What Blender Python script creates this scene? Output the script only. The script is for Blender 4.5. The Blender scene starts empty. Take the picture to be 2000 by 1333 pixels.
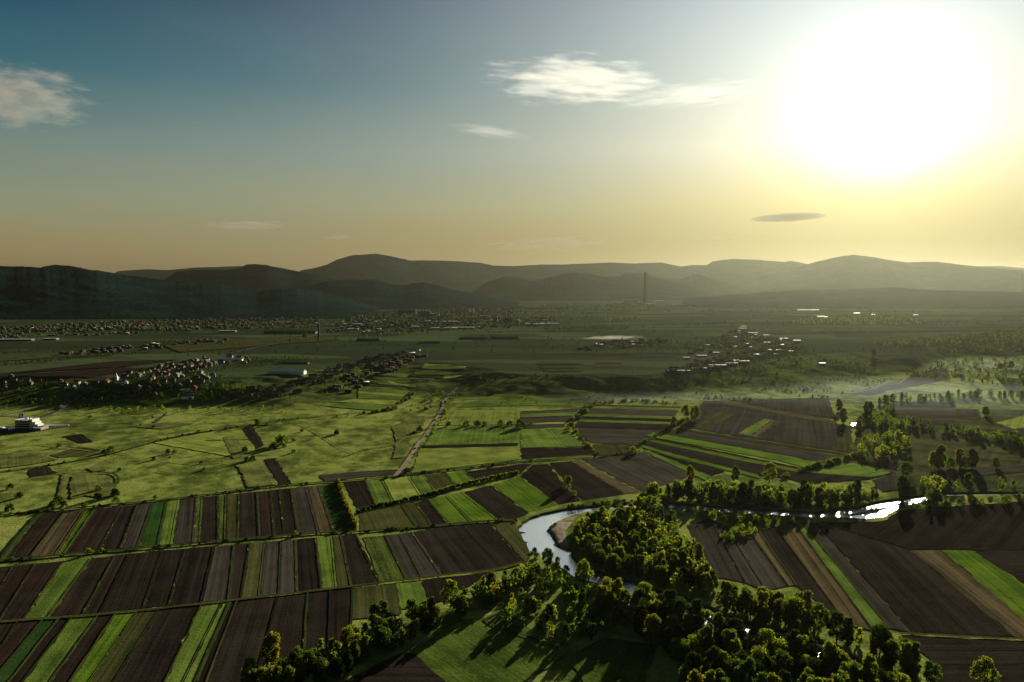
import bpy, math, random
import numpy as np
from mathutils import Vector

R = math.radians
# look: exposure, sun, air, sky (radiance of the sky as it shows, low to high elevation)
EXPO = 1.5
SUN_E = 5.0
CLOUDS, MIST = True, 0.0002
SKY = [(0.0, (.38, .275, .125)), (.05, (.36, .275, .13)), (.08, (.335, .285, .145)), (.14, (.275, .30, .20)), (.225, (.165, .24, .22)), (.337, (.036, .130, .170)), (.467, (.0, .046, .10)), (1.0, (.005, .045, .09))]
GLOW = (1.32, 14.5, 1.6, 3.4)
NISH = 0.15
scene = bpy.context.scene
COL = scene.collection
rng = np.random.default_rng(7)
random.seed(7)

# ------------------------------------------------------------------ camera and the photo's ground plan
CAM_Z = 200.0
F = 1556.0                      # focal length in photo pixels (2000 wide)
HOR = 556.0
PITCH = math.atan((666.5 - HOR) / F)
cp, sp = math.cos(PITCH), math.sin(PITCH)

cam_d = bpy.data.cameras.new("camera")
cam = bpy.data.objects.new("camera", cam_d)
COL.objects.link(cam)
cam.location = (0, 0, CAM_Z)
cam.rotation_euler = (R(90) - PITCH, 0, 0)
cam_d.sensor_width = 36.0
cam_d.lens = 36.0 * F / 2000.0
cam_d.clip_start = 1.0
cam_d.clip_end = 150000.0
scene.camera = cam


def ray(px, py):
    """direction through a photo pixel, scaled to Y = 1"""
    a, b = (px - 1000.0) / F, (666.5 - py) / F
    y = cp + b * sp
    z = -sp + b * cp
    return a / y, z / y


# ------------------------------------------------------------------ terrain
TERR = 28.0
# (photo x, toe y, crest y): foot and edge of the river terrace
SC = [(-900, 808, 734), (0, 808, 736), (300, 808, 738), (480, 808, 738), (560, 808, 732), (640, 808, 715), (720, 806, 702),
      (800, 800, 700), (880, 800, 708), (940, 804, 720), (1010, 804, 730), (1150, 792, 731), (1300, 786, 731),
      (1400, 780, 712), (1500, 778, 700), (1600, 772, 690), (1700, 752, 690), (1780, 735, 690),
      (1850, 712, 668), (2000, 705, 664), (2900, 705, 664)]
def _plane(px, py, z):
    a, s = ray(px, py)
    y = (z - CAM_Z) / s
    return a, y
SC_U = np.array([_plane(a, b, 0)[0] for a, b, c in SC])
SC_T = np.array([_plane(a, b, 0)[1] for a, b, c in SC])
SC_C = np.array([_plane(a, c, TERR)[1] for a, b, c in SC])


def vnoise(x, y, seed=0):
    xi, yi = np.floor(x).astype(np.int64), np.floor(y).astype(np.int64)
    fx, fy = x - xi, y - yi
    fx, fy = fx * fx * (3 - 2 * fx), fy * fy * (3 - 2 * fy)
    def hsh(i, j):
        n = (i * 374761393 + j * 668265263 + seed * 144269) & 0x7fffffff
        n = ((n ^ (n >> 13)) * 1274126177) & 0x7fffffff
        n = n ^ (n >> 16)
        return (n & 0xffff) / 65535.0
    a, b, c, d = hsh(xi, yi), hsh(xi + 1, yi), hsh(xi, yi + 1), hsh(xi + 1, yi + 1)
    return (a * (1 - fx) + b * fx) * (1 - fy) + (c * (1 - fx) + d * fx) * fy


def fbm(x, y, octv=4, seed=0):
    s, a, t = 0, 1.0, 0
    for o in range(octv):
        s = s + a * vnoise(x * 2 ** o, y * 2 ** o, seed + o)
        t += a
        a *= 0.5
    return s / t


def h0(x, y):
    """valley floor, the terrace above it and its edge (no river)"""
    x, y = np.asarray(x, float), np.asarray(y, float)
    yy = np.maximum(y, 50.0)
    u = x / yy
    t, c = np.interp(u, SC_U, SC_T), np.interp(u, SC_U, SC_C)
    wob = (fbm(x / 60.0, y / 60.0, 3, 5) - 0.5) * 0.25
    s = np.clip((yy - t) / (c - t) + wob * np.clip((yy - t) / 60.0, 0, 1), 0, 1)
    h = TERR * s * s * (2.2 - 1.2 * s)
    h = h + np.clip((yy - c) / 500.0, 0, 1) * (fbm(x / 400.0, y / 400.0, 2, 9) - 0.5) * 6.0
    return h


WATER_Z = -1.6
def at(px, py, z=None, off=0.0):
    """ground point seen at a photo pixel"""
    a, s = ray(px, py)
    if z is not None:
        y = (z - CAM_Z) / s
        return np.array([a * y, y, z + off])
    ys = np.geomspace(300, 30000, 2600)
    d = CAM_Z + s * ys - h0(a * ys, ys)
    k = np.argmax(d < 0)
    if d[k] >= 0:
        y = 29000.0
    elif k == 0:
        y = ys[0]
    else:
        y = ys[k - 1] + (ys[k] - ys[k - 1]) * d[k - 1] / (d[k - 1] - d[k])
    return np.array([a * y, y, float(h0(a * y, y)) + off])


Zm = {'1': (0, 460, 2.836), '2': (650, 460, 2.836), '3': (1300, 460, 2.836), '4': (0, 863, 2.836), '5': (650, 863, 2.836),
      '6': (1300, 863, 2.836), 'a': (0, 660, 5.671), 'b': (350, 620, 5.671), 'c': (700, 580, 5.671), 'd': (1050, 580, 5.671),
      'e': (1300, 600, 5.671), 'f': (1650, 600, 5.671), 'g': (1600, 780, 4.9375), 'h': (1000, 960, 4.9375), 'p': (0, 0, 1.0)}
def px_of(z, x, y):
    a, b, k = Zm[z]
    return a + x / k, b + y / k
def pts(z, *v):
    return [px_of(z, v[i], v[i + 1]) for i in range(0, len(v), 2)]


# ------------------------------------------------------------------ object helpers
def tag(o, label=None, cat=None, group=None, kind=None):
    if label: o['label'] = label
    if cat: o['category'] = cat
    if group: o['group'] = group
    if kind: o['kind'] = kind
    return o


def new_obj(name, me, parent=None, loc=None):
    o = bpy.data.objects.new(name, me)
    COL.objects.link(o)
    if parent is not None: o.parent = parent
    if loc is not None: o.location = loc
    return o


def empty(name, loc, rz=0.0):
    o = bpy.data.objects.new(name, None)
    o.empty_display_size = 1
    COL.objects.link(o)
    o.location = loc
    o.rotation_euler = (0, 0, rz)
    return o


def mesh_np(name, V, Q, mat, smooth=False, uv=None):
    """mesh from a vertex array and a quad (or triangle) index array"""
    V = np.asarray(V, np.float32); Q = np.asarray(Q, np.int32)
    me = bpy.data.meshes.new(name)
    me.vertices.add(len(V)); me.vertices.foreach_set('co', V.ravel())
    n, k = Q.shape
    me.loops.add(n * k); me.loops.foreach_set('vertex_index', Q.ravel())
    me.polygons.add(n)
    me.polygons.foreach_set('loop_start', np.arange(0, n * k, k, dtype=np.int32))
    me.polygons.foreach_set('loop_total', np.full(n, k, np.int32))
    if uv is not None:
        l = me.uv_layers.new(name='map')
        l.data.foreach_set('uv', np.asarray(uv, np.float32)[Q.ravel()].ravel())
    me.update(calc_edges=True)
    if smooth: me.polygons.foreach_set('use_smooth', np.ones(n, bool))
    if mat is not None: me.materials.append(mat)
    return me


class MB:
    """collects boxes, prisms and tubes into one mesh"""
    def __init__(s): s.v, s.f = [], []
    def add(s, v, f):
        b = len(s.v); s.v += [tuple(p) for p in v]; s.f += [tuple(b + i for i in q) for q in f]; return s
    def box(s, x0, x1, y0, y1, z0, z1):
        v = [(x, y, z) for z in (z0, z1) for y in (y0, y1) for x in (x0, x1)]
        return s.add(v, [(0, 2, 3, 1), (4, 5, 7, 6), (0, 1, 5, 4), (2, 6, 7, 3), (0, 4, 6, 2), (1, 3, 7, 5)])
    def gable(s, w, d, z0, z1, ov=0.5, th=0.25):
        """pitched roof, ridge along x, with eaves and a thickness"""
        x0, x1, y0, y1 = -w / 2 - ov, w / 2 + ov, -d / 2 - ov, d / 2 + ov
        v = [(x0, y0, z0), (x1, y0, z0), (x1, y1, z0), (x0, y1, z0), (x0, 0, z1), (x1, 0, z1)]
        v += [(a, b, c + th) for a, b, c in v]
        return s.add(v, [(6, 7, 11, 10), (8, 9, 10, 11), (0, 4, 5, 1), (2, 5, 4, 3), (0, 1, 7, 6), (2, 3, 9, 8), (1, 5, 11, 7), (5, 2, 8, 11), (3, 4, 10, 9), (4, 0, 6, 10)])
    def hip(s, w, d, z0, z1, ov=0.5):
        x0, x1, y0, y1 = -w / 2 - ov, w / 2 + ov, -d / 2 - ov, d / 2 + ov
        r = max(0.0, (w - d) / 2)
        v = [(x0, y0, z0), (x1, y0, z0), (x1, y1, z0), (x0, y1, z0), (-r, 0, z1), (r, 0, z1)]
        return s.add(v, [(0, 1, 5, 4), (2, 3, 4, 5), (1, 2, 5), (3, 0, 4), (0, 3, 2, 1)])
    def tube(s, rings, n=10, ph=0.0):
        """rings: (x, y, z, r)"""
        v = [(x + r * math.cos(ph + 2 * math.pi * k / n), y + r * math.sin(ph + 2 * math.pi * k / n), z) for x, y, z, r in rings for k in range(n)]
        f = [(i * n + k, i * n + (k + 1) % n, (i + 1) * n + (k + 1) % n, (i + 1) * n + k) for i in range(len(rings) - 1) for k in range(n)]
        f.append(tuple(range((len(rings) - 1) * n, len(rings) * n))); f.append(tuple(reversed(range(n))))
        return s.add(v, f)
    def bar(s, p, q, r, r2=None, n=5):
        p, q = Vector(p), Vector(q); d = (q - p).normalized(); r2 = r if r2 is None else r2
        a = d.orthogonal().normalized(); b = d.cross(a)
        v = [tuple(c + (a * math.cos(2 * math.pi * k / n) + b * math.sin(2 * math.pi * k / n)) * rr) for c, rr in ((p, r), (q, r2)) for k in range(n)]
        f = [(k, (k + 1) % n, n + (k + 1) % n, n + k) for k in range(n)] + [tuple(range(n, 2 * n)), tuple(reversed(range(n)))]
        return s.add(v, f)
    def mesh(s, name, mat):
        me = bpy.data.meshes.new(name); me.from_pydata(s.v, [], s.f); me.update()
        if mat: me.materials.append(mat)
        return me


# ------------------------------------------------------------------ materials
def nt(name):
    m = bpy.data.materials.new(name); m.use_nodes = True
    t = m.node_tree
    for n in list(t.nodes): t.nodes.remove(n)
    out = t.nodes.new('ShaderNodeOutputMaterial')
    return m, t, out
def node(t, kind, **kw):
    n = t.nodes.new(kind)
    for k, v in kw.items():
        if k.startswith('i_'):
            n.inputs[int(k[2:]) if k[2:].isdigit() else k[2:]].default_value = v
        else: setattr(n, k, v)
    return n
def ramp(t, fac, stops):
    n = t.nodes.new('ShaderNodeValToRGB'); e = n.color_ramp.elements
    while len(e) < len(stops): e.new(0.5)
    for k, (p, c) in enumerate(stops):
        e[k].position = p; e[k].color = (*c, 1)
    t.links.new(fac, n.inputs[0]); return n.outputs[0]
def mix(t, fac, a, b, mode='MIX'):
    n = t.nodes.new('ShaderNodeMix'); n.data_type = 'RGBA'; n.blend_type = mode
    for s, v in ((n.inputs[0], fac), (n.inputs[6], a), (n.inputs[7], b)):
        if hasattr(v, 'is_linked'): t.links.new(v, s)
        elif isinstance(v, (int, float)): s.default_value = v
        else: s.default_value = (*v, 1)
    return n.outputs[2]
def math_(t, op, a, b=None, c=None):
    n = t.nodes.new('ShaderNodeMath'); n.operation = op
    for s, v in zip(n.inputs, (a, b, c)):
        if v is None: continue
        if hasattr(v, 'is_linked'): t.links.new(v, s)
        else: s.default_value = v
    return n.outputs[0]
def vmul(t, vec, s):
    n = t.nodes.new('ShaderNodeVectorMath'); n.operation = 'MULTIPLY'
    t.links.new(vec, n.inputs[0]); n.inputs[1].default_value = s
    return n.outputs[0]
def noise(t, vec, scale, detail=4, rough=0.55):
    n = t.nodes.new('ShaderNodeTexNoise'); n.inputs['Scale'].default_value = scale
    n.inputs['Detail'].default_value = detail; n.inputs['Roughness'].default_value = rough
    t.links.new(vec, n.inputs['Vector']); return n.outputs['Fac']
def bump(t, hgt, dist, strength=1.0):
    n = t.nodes.new('ShaderNodeBump'); n.inputs['Strength'].default_value = strength; n.inputs['Distance'].default_value = dist
    t.links.new(hgt, n.inputs['Height']); return n.outputs[0]
def surf(t, out, col, rough=0.9, nrm=None, spec=0.1, metal=0.0, sheen=0.0):
    b = t.nodes.new('ShaderNodeBsdfPrincipled')
    if hasattr(col, 'is_linked'): t.links.new(col, b.inputs['Base Color'])
    else: b.inputs['Base Color'].default_value = (*col, 1)
    b.inputs['Roughness'].default_value = rough; b.inputs['Specular IOR Level'].default_value = spec; b.inputs['Metallic'].default_value = metal
    if sheen:
        b.inputs['Sheen Weight'].default_value = sheen
        b.inputs['Sheen Roughness'].default_value = 0.6
        b.inputs['Sheen Tint'].default_value = (0.75, 0.9, 0.25, 1)
    if nrm is not None: t.links.new(nrm, b.inputs['Normal'])
    t.links.new(b.outputs[0], out.inputs[0]); return b


def plain(name, col, rough=0.8, spec=0.3, metal=0.0, var=0.25, scale=0.8):
    m, t, o = nt(name)
    tc = node(t, 'ShaderNodeTexCoord')
    n = noise(t, tc.outputs['Object'], scale, 4)
    c = mix(t, n, tuple(v * (1 - var) for v in col), tuple(min(1, v * (1 + var)) for v in col))
    surf(t, o, c, rough, None, spec, metal)
    return m


def field_mat(name, c1, c2, row=4.0, streak=0.5, lump=0.3, patch=0.4, tint=0.2):
    """worked field: rows along v, patches of growth, clods; slight tint per field"""
    m, t, o = nt(name)
    uv = node(t, 'ShaderNodeTexCoord').outputs['UV']
    oi = node(t, 'ShaderNodeObjectInfo')
    ofs = node(t, 'ShaderNodeVectorMath', operation='ADD')
    t.links.new(uv, ofs.inputs[0])
    cmb = node(t, 'ShaderNodeCombineXYZ'); t.links.new(math_(t, 'MULTIPLY', oi.outputs['Random'], 913.0), cmb.inputs[0])
    t.links.new(cmb.outputs[0], ofs.inputs[1])
    v = ofs.outputs[0]
    rows = noise(t, vmul(t, v, (1.0 / row, 0.012 / row, 1)), 1.0, 3, 0.6)        # long narrow streaks
    wide = noise(t, vmul(t, v, (0.09, 0.004, 1)), 1.0, 2, 0.5)                  # broad strips
    big = noise(t, vmul(t, v, (0.03, 0.03, 1)), 1.0, 5, 0.62)
    fine = noise(t, v, 0.45, 4, 0.75)
    f = math_(t, 'ADD', math_(t, 'MULTIPLY', rows, streak), math_(t, 'MULTIPLY', fine, lump))
    f = math_(t, 'ADD', f, math_(t, 'MULTIPLY', big, patch))
    f = math_(t, 'ADD', f, math_(t, 'MULTIPLY', wide, streak * 0.6))
    tot = streak * 1.6 + lump + patch
    f = math_(t, 'MULTIPLY_ADD', math_(t, 'SUBTRACT', math_(t, 'DIVIDE', f, tot), 0.5), 7.0, 0.5)
    fc = node(t, 'ShaderNodeClamp'); t.links.new(f, fc.inputs[0])
    c = mix(t, fc.outputs[0], c1, c2)
    k = math_(t, 'MULTIPLY_ADD', oi.outputs['Random'], 2 * tint, 1 - tint)
    su = node(t, 'ShaderNodeSeparateXYZ'); t.links.new(v, su.inputs[0])
    wig = math_(t, 'MULTIPLY_ADD', noise(t, vmul(t, v, (0.02, 0.02, 1)), 1.0, 1), 0.25, math_(t, 'DIVIDE', su.outputs[0], 11.0))
    tram = math_(t, 'LESS_THAN', math_(t, 'FRACT', wig), 0.09)
    k = math_(t, 'MULTIPLY', k, math_(t, 'MULTIPLY_ADD', tram, -0.22, 1.0))
    kc = node(t, 'ShaderNodeCombineColor')
    for i in range(3): t.links.new(k, kc.inputs[i])
    c = mix(t, 1.0, c, kc.outputs[0], 'MULTIPLY')
    hgt = math_(t, 'ADD', math_(t, 'MULTIPLY', rows, 0.6), math_(t, 'MULTIPLY', fine, 0.5))
    surf(t, o, c, 1.0, bump(t, hgt, 0.9, 0.6), 0.0)
    return m


FM = {
    'D': field_mat('soil_dark', (0.012, 0.0096, 0.0074), (0.030, 0.024, 0.0185)),
    'B': field_mat('soil_brown', (0.015, 0.0105, 0.0078), (0.036, 0.026, 0.019)),
    'E': field_mat('soil_grey', (0.027, 0.0235, 0.0175), (0.06, 0.053, 0.041)),
    'T': field_mat('stubble_tan', (0.04, 0.032, 0.017), (0.12, 0.092, 0.046), 4, .5, .3, .25),
    'O': field_mat('crop_olive', (0.026, 0.034, 0.011), (0.075, 0.072, 0.026), 4, .45, .35, .4),
    'G': field_mat('crop_green', (0.055, 0.09, 0.016), (0.145, 0.205, 0.034), 4, .4, .3, .6),
    'L': field_mat('crop_bright', (0.05, 0.095, 0.010), (0.125, 0.195, 0.019), 4, .4, .3, .6),
    'K': field_mat('crop_deep', (0.012, 0.034, 0.008), (0.032, 0.07, 0.015), 4, .35, .4, .5),
    'N': field_mat('grazed_meadow', (0.028, 0.048, 0.008), (0.085, 0.12, 0.02), 6, .15, .4, .6),
    'W': field_mat('worn_meadow', (0.06, 0.075, 0.022), (0.17, 0.18, 0.048), 8, .15, .4, .7),
    'V': field_mat('rough_meadow', (0.022, 0.028, 0.012), (0.075, 0.08, 0.032), 8, .15, .4, .7),
    'M': field_mat('meadow', (0.11, 0.14, 0.028), (0.255, 0.295, 0.056), 5.0, .25, .3, .6),
    'R': field_mat('ragged_crop', (0.014, 0.014, 0.009), (0.10, 0.14, 0.024), 4, .4, .5, .4),
}

# ground sheet
def ground_mat():
    m, t, o = nt('ground')
    P = node(t, 'ShaderNodeNewGeometry').outputs['Position']
    big = noise(t, vmul(t, P, (0.011, 0.005, 0)), 1.0, 6, 0.62)
    mid = noise(t, vmul(t, P, (0.05, 0.04, 0)), 1.0, 5, 0.65)
    fine = noise(t, P, 0.55, 4, 0.7)
    g = ramp(t, math_(t, 'ADD', math_(t, 'MULTIPLY', big, 0.55), math_(t, 'MULTIPLY', mid, 0.45)),
             [(0.36, (0.035, 0.044, 0.013)), (0.46, (0.095, 0.125, 0.027)), (0.53, (0.205, 0.24, 0.052)), (0.66, (0.275, 0.28, 0.085))])
    # far patchwork of narrow strips on the terrace
    strip = node(t, 'ShaderNodeTexVoronoi', feature='F1'); strip.inputs['Scale'].default_value = 1.0
    warp = node(t, 'ShaderNodeVectorMath', operation='ADD')
    t.links.new(vmul(t, P, (0.0024, 0.0085, 0)), warp.inputs[0])
    nn = node(t, 'ShaderNodeTexNoise'); nn.inputs['Scale'].default_value = 0.0022; nn.inputs['Detail'].default_value = 2
    t.links.new(P, nn.inputs['Vector']); t.links.new(vmul(t, nn.outputs['Color'], (0.9, 1.6, 0)), warp.inputs[1])
    t.links.new(warp.outputs[0], strip.inputs['Vector'])
    sx = node(t, 'ShaderNodeSeparateColor'); t.links.new(strip.outputs['Color'], sx.inputs[0])
    pc = ramp(t, sx.outputs[0], [(0.0, (0.010, 0.018, 0.012)), (0.3, (0.028, 0.046, 0.018)), (0.45, (0.022, 0.021, 0.018)), (0.6, (0.042, 0.064, 0.024)), (0.8, (0.072, 0.094, 0.042)), (1.0, (0.035, 0.033, 0.026))])
    pc = mix(t, 0.4, pc, mix(t, mid, (0.006, 0.012, 0.008), (0.075, 0.098, 0.042)))
    sep = node(t, 'ShaderNodeSeparateXYZ'); t.links.new(P, sep.inputs[0])
    hi = node(t, 'ShaderNodeMapRange', i_1=18.0, i_2=27.0); t.links.new(sep.outputs[2], hi.inputs[0])
    c = mix(t, hi.outputs[0], g, pc)
    # scrubby terrace edge
    sl = node(t, 'ShaderNodeMapRange', i_1=1.0, i_2=5.0); t.links.new(sep.outputs[2], sl.inputs[0])
    edge = math_(t, 'MULTIPLY', sl.outputs[0], math_(t, 'SUBTRACT', 1.0, hi.outputs[0]))
    c = mix(t, math_(t, 'MULTIPLY', edge, 0.7), c, mix(t, mid, (0.012, 0.026, 0.009), (0.045, 0.065, 0.018)))
    # bare earth of the river bank
    lo = node(t, 'ShaderNodeMapRange', i_1=-0.5, i_2=-0.15); t.links.new(sep.outputs[2], lo.inputs[0])
    c = mix(t, lo.outputs[0], mix(t, fine, (0.03, 0.026, 0.018), (0.075, 0.06, 0.042)), c)
    c = mix(t, 0.35, c, mix(t, 1.0, c, mix(t, fine, (0.3, 0.3, 0.3), (1.7, 1.7, 1.6)), 'MULTIPLY'))
    hgt = math_(t, 'ADD', math_(t, 'MULTIPLY', fine, 0.5), math_(t, 'MULTIPLY', mid, 1.6))
    surf(t, o, c, 0.95, bump(t, hgt, 1.1, 0.8), 0.0)
    return m


def leaf_mat(name, c1, c2, trans=0.46):
    m, t, o = nt(name)
    oi = node(t, 'ShaderNodeObjectInfo')
    P = node(t, 'ShaderNodeNewGeometry').outputs['Position']
    n = noise(t, P, 0.35, 3, 0.6)
    f = math_(t, 'ADD', math_(t, 'MULTIPLY', oi.outputs['Random'], 0.55), math_(t, 'MULTIPLY', n, 0.5))
    c = mix(t, f, c1, c2)
    d = node(t, 'ShaderNodeBsdfDiffuse'); t.links.new(c, d.inputs[0])
    tr = node(t, 'ShaderNodeBsdfTranslucent')
    t.links.new(mix(t, 1.0, c, (1.55, 1.5, 0.5), 'MULTIPLY'), tr.inputs[0])
    x = node(t, 'ShaderNodeMixShader', i_0=trans)
    t.links.new(d.outputs[0], x.inputs[1]); t.links.new(tr.outputs[0], x.inputs[2])
    t.links.new(x.outputs[0], o.inputs[0])
    return m

M_GROUND = ground_mat()
LEAF = {
    'green': leaf_mat('leaf_green', (0.034, 0.065, 0.013), (0.085, 0.13, 0.022)),
    'yellow': leaf_mat('leaf_yellow_green', (0.085, 0.12, 0.018), (0.16, 0.19, 0.028)),
    'dark': leaf_mat('leaf_dark', (0.012, 0.026, 0.009), (0.034, 0.056, 0.014), 0.3),
    'gold': leaf_mat('leaf_golden', (0.10, 0.10, 0.018), (0.15, 0.145, 0.026)),
    'pale': leaf_mat('leaf_grey_green', (0.06, 0.08, 0.035), (0.10, 0.12, 0.05)),
}
M_BARK = plain('bark', (0.07, 0.055, 0.04), 0.95, 0.1, 0, 0.3, 2.0)


# ------------------------------------------------------------------ river outlines (photo pixels, at water level)
OUT1 = pts('h', 1330, 118, 1230, 112, 960, 155, 870, 155, 700, 172, 500, 195, 300, 240, 200, 275, 120, 320, 80, 370, 75, 430, 110, 500, 170, 555, 230, 610, 380, 660, 470, 720, 600, 815, 660, 838, 760, 868, 850, 890, 950, 930, 1100, 985, 1230, 1030, 1290, 1045) + \
       [(1320, 1195), (1400, 1228), (1480, 1250), (1545, 1262), (1600, 1285), (1640, 1310), (1720, 1345), (1800, 1400)]
IN1 = pts('h', 1330, 150, 1221, 163, 1090, 166, 900, 178, 700, 202, 540, 240, 430, 290, 350, 340, 320, 380, 350, 410, 385, 465, 400, 500, 430, 545, 550, 590, 555, 650, 640, 720, 850, 810, 960, 860, 1230, 905, 1300, 960) + \
      [(1330, 1170), (1400, 1202), (1480, 1229), (1560, 1246), (1620, 1266), (1672, 1296), (1750, 1334), (1840, 1385)]
R1 = OUT1 + IN1[::-1]
TOP2 = [(1262, 983), (1300, 986), (1350, 990), (1420, 995), (1490, 999), (1560, 1003), (1600, 1005)] + pts('g', 200, 1075, 380, 1062, 520, 1022, 640, 1000, 840, 972, 1000, 948, 1200, 924, 1500, 917, 1850, 919) + [(2080, 963), (2200, 961)]
BOT2 = [(1262, 990), (1300, 993), (1350, 997), (1420, 1002), (1490, 1006), (1560, 1010), (1600, 1012)] + pts('g', 270, 1145, 380, 1155, 470, 1158, 590, 1142, 690, 1084, 760, 1045, 850, 1022, 1000, 985, 1200, 940, 1500, 928, 1900, 929) + [(2080, 965.5), (2200, 963.5)]
R2 = TOP2 + BOT2[::-1]
R3 = [(1663, 829.5), (1671, 825), (1675, 826), (1672, 829), (1666, 833)]
RIV = [np.array([at(x, y, WATER_Z)[:2] for x, y in poly]) for poly in (R1, R2, R3)]


def inside(poly, x, y):
    c = np.zeros(np.shape(x), bool)
    n = len(poly)
    for i in range(n):
        (x0, y0), (x1, y1) = poly[i], poly[(i + 1) % n]
        if y0 == y1: continue
        c ^= ((y0 > y) != (y1 > y)) & (x < (x1 - x0) * (y - y0) / (y1 - y0) + x0)
    return c
def edge_dist(poly, x, y):
    d = np.full(np.shape(x), 1e9)
    n = len(poly)
    for i in range(n):
        ax, ay = poly[i]; bx, by = poly[(i + 1) % n]
        ex, ey = bx - ax, by - ay
        t = np.clip(((x - ax) * ex + (y - ay) * ey) / max(ex * ex + ey * ey, 1e-9), 0, 1)
        d = np.minimum(d, np.hypot(x - ax - t * ex, y - ay - t * ey))
    return d
def river_sd(x, y):
    """signed distance to the nearest channel, negative inside"""
    s = np.full(np.shape(x), 1e9)
    for p in RIV:
        d = edge_dist(p, x, y)
        s = np.minimum(s, np.where(inside(p, x, y), -d, d))
    return s
def height(x, y):
    x, y = np.asarray(x, float), np.asarray(y, float)
    h = h0(x, y)
    near = (y > 330) & (y < 1500)
    if np.any(near):
        s = river_sd(x[near], y[near]) + (vnoise(x[near] / 4.0, y[near] / 4.0, 3) - 0.5) * 1.6
        k = np.clip((s + 1.0) / 4.5, 0, 1)
        hh = h[near]
        h[near] = np.where(s < 3.5, hh * k - 3.0 * (1 - k * k * (3 - 2 * k)), hh)
    return h


# ------------------------------------------------------------------ ground sheet
ROWS = np.concatenate([np.linspace(-3000, 250, 14)[:-1], np.arange(250, 400, 5.0), np.arange(400, 930, 2.0), np.geomspace(930, 2600, 330)[:-1], np.geomspace(2600, 30000, 120)])
US = np.linspace(-1.25, 1.25, 860)
def build_ground():
    Y, U = np.meshgrid(ROWS, US, indexing='ij')
    X = U * np.maximum(Y, 700.0) * np.where(Y < 250, 1 + (250 - Y) / 400.0, 1)
    Xr, Yr = X.ravel(), Y.ravel()
    Z = height(Xr, Yr)
    nr, nc = Y.shape
    i = np.arange(nr * nc).reshape(nr, nc)
    Q = np.stack([i[:-1, :-1], i[:-1, 1:], i[1:, 1:], i[1:, :-1]], -1).reshape(-1, 4)
    o = new_obj('ground', mesh_np('ground', np.stack([Xr, Yr, Z], 1), Q, M_GROUND, True))
    tag(o, kind='structure')
build_ground()

# water
def water_mat():
    m, t, o = nt('water')
    P = node(t, 'ShaderNodeNewGeometry').outputs['Position']
    r = math_(t, 'ADD', math_(t, 'MULTIPLY', noise(t, vmul(t, P, (0.25, 0.5, 0)), 1.0, 4, 0.6), 1.0), math_(t, 'MULTIPLY', noise(t, P, 1.4, 3, 0.6), 0.25))
    nb = bump(t, r, 0.25, 0.7)
    b = node(t, 'ShaderNodeBsdfPrincipled')
    b.inputs['Base Color'].default_value = (0.02, 0.03, 0.028, 1); b.inputs['Roughness'].default_value = 0.1; t.links.new(nb, b.inputs['Normal'])
    gl = node(t, 'ShaderNodeBsdfGlossy'); gl.inputs['Color'].default_value = (0.95, 0.97, 1.0, 1); gl.inputs['Roughness'].default_value = 0.27; t.links.new(nb, gl.inputs['Normal'])
    x = node(t, 'ShaderNodeMixShader', i_0=0.95); t.links.new(b.outputs[0], x.inputs[1]); t.links.new(gl.outputs[0], x.inputs[2]); t.links.new(x.outputs[0], o.inputs[0])
    return m
M_WATER = water_mat()
for poly in RIV:
    c = poly
    me = bpy.data.meshes.new('river')
    # a little wider than the channel: the banks cut its edge
    n = len(c)
    nx, pv = np.roll(c, -1, 0), np.roll(c, 1, 0)
    tn = nx - pv; tn /= np.linalg.norm(tn, axis=1)[:, None]
    area = 0.5 * np.sum(c[:, 0] * nx[:, 1] - nx[:, 0] * c[:, 1])
    nm = np.stack([tn[:, 1], -tn[:, 0]], 1) * (1 if area > 0 else -1)
    e = c + nm * 1.6
    half = n // 2
    V = [(x, y, WATER_Z) for x, y in e]
    Fq = []
    # triangulate through Blender
    from mathutils.geometry import tessellate_polygon
    tri = tessellate_polygon([[Vector(v) for v in V]])
    me.from_pydata(V, [], [tuple(q) for q in tri]); me.update()
    me.materials.append(M_WATER)
    import bmesh
    bm = bmesh.new(); bm.from_mesh(me); bmesh.ops.recalc_face_normals(bm, faces=bm.faces)
    if bm.faces[0].normal.z < 0: bmesh.ops.reverse_faces(bm, faces=bm.faces)
    bm.to_mesh(me); bm.free()
    tag(new_obj('river', me), kind='structure')


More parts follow.
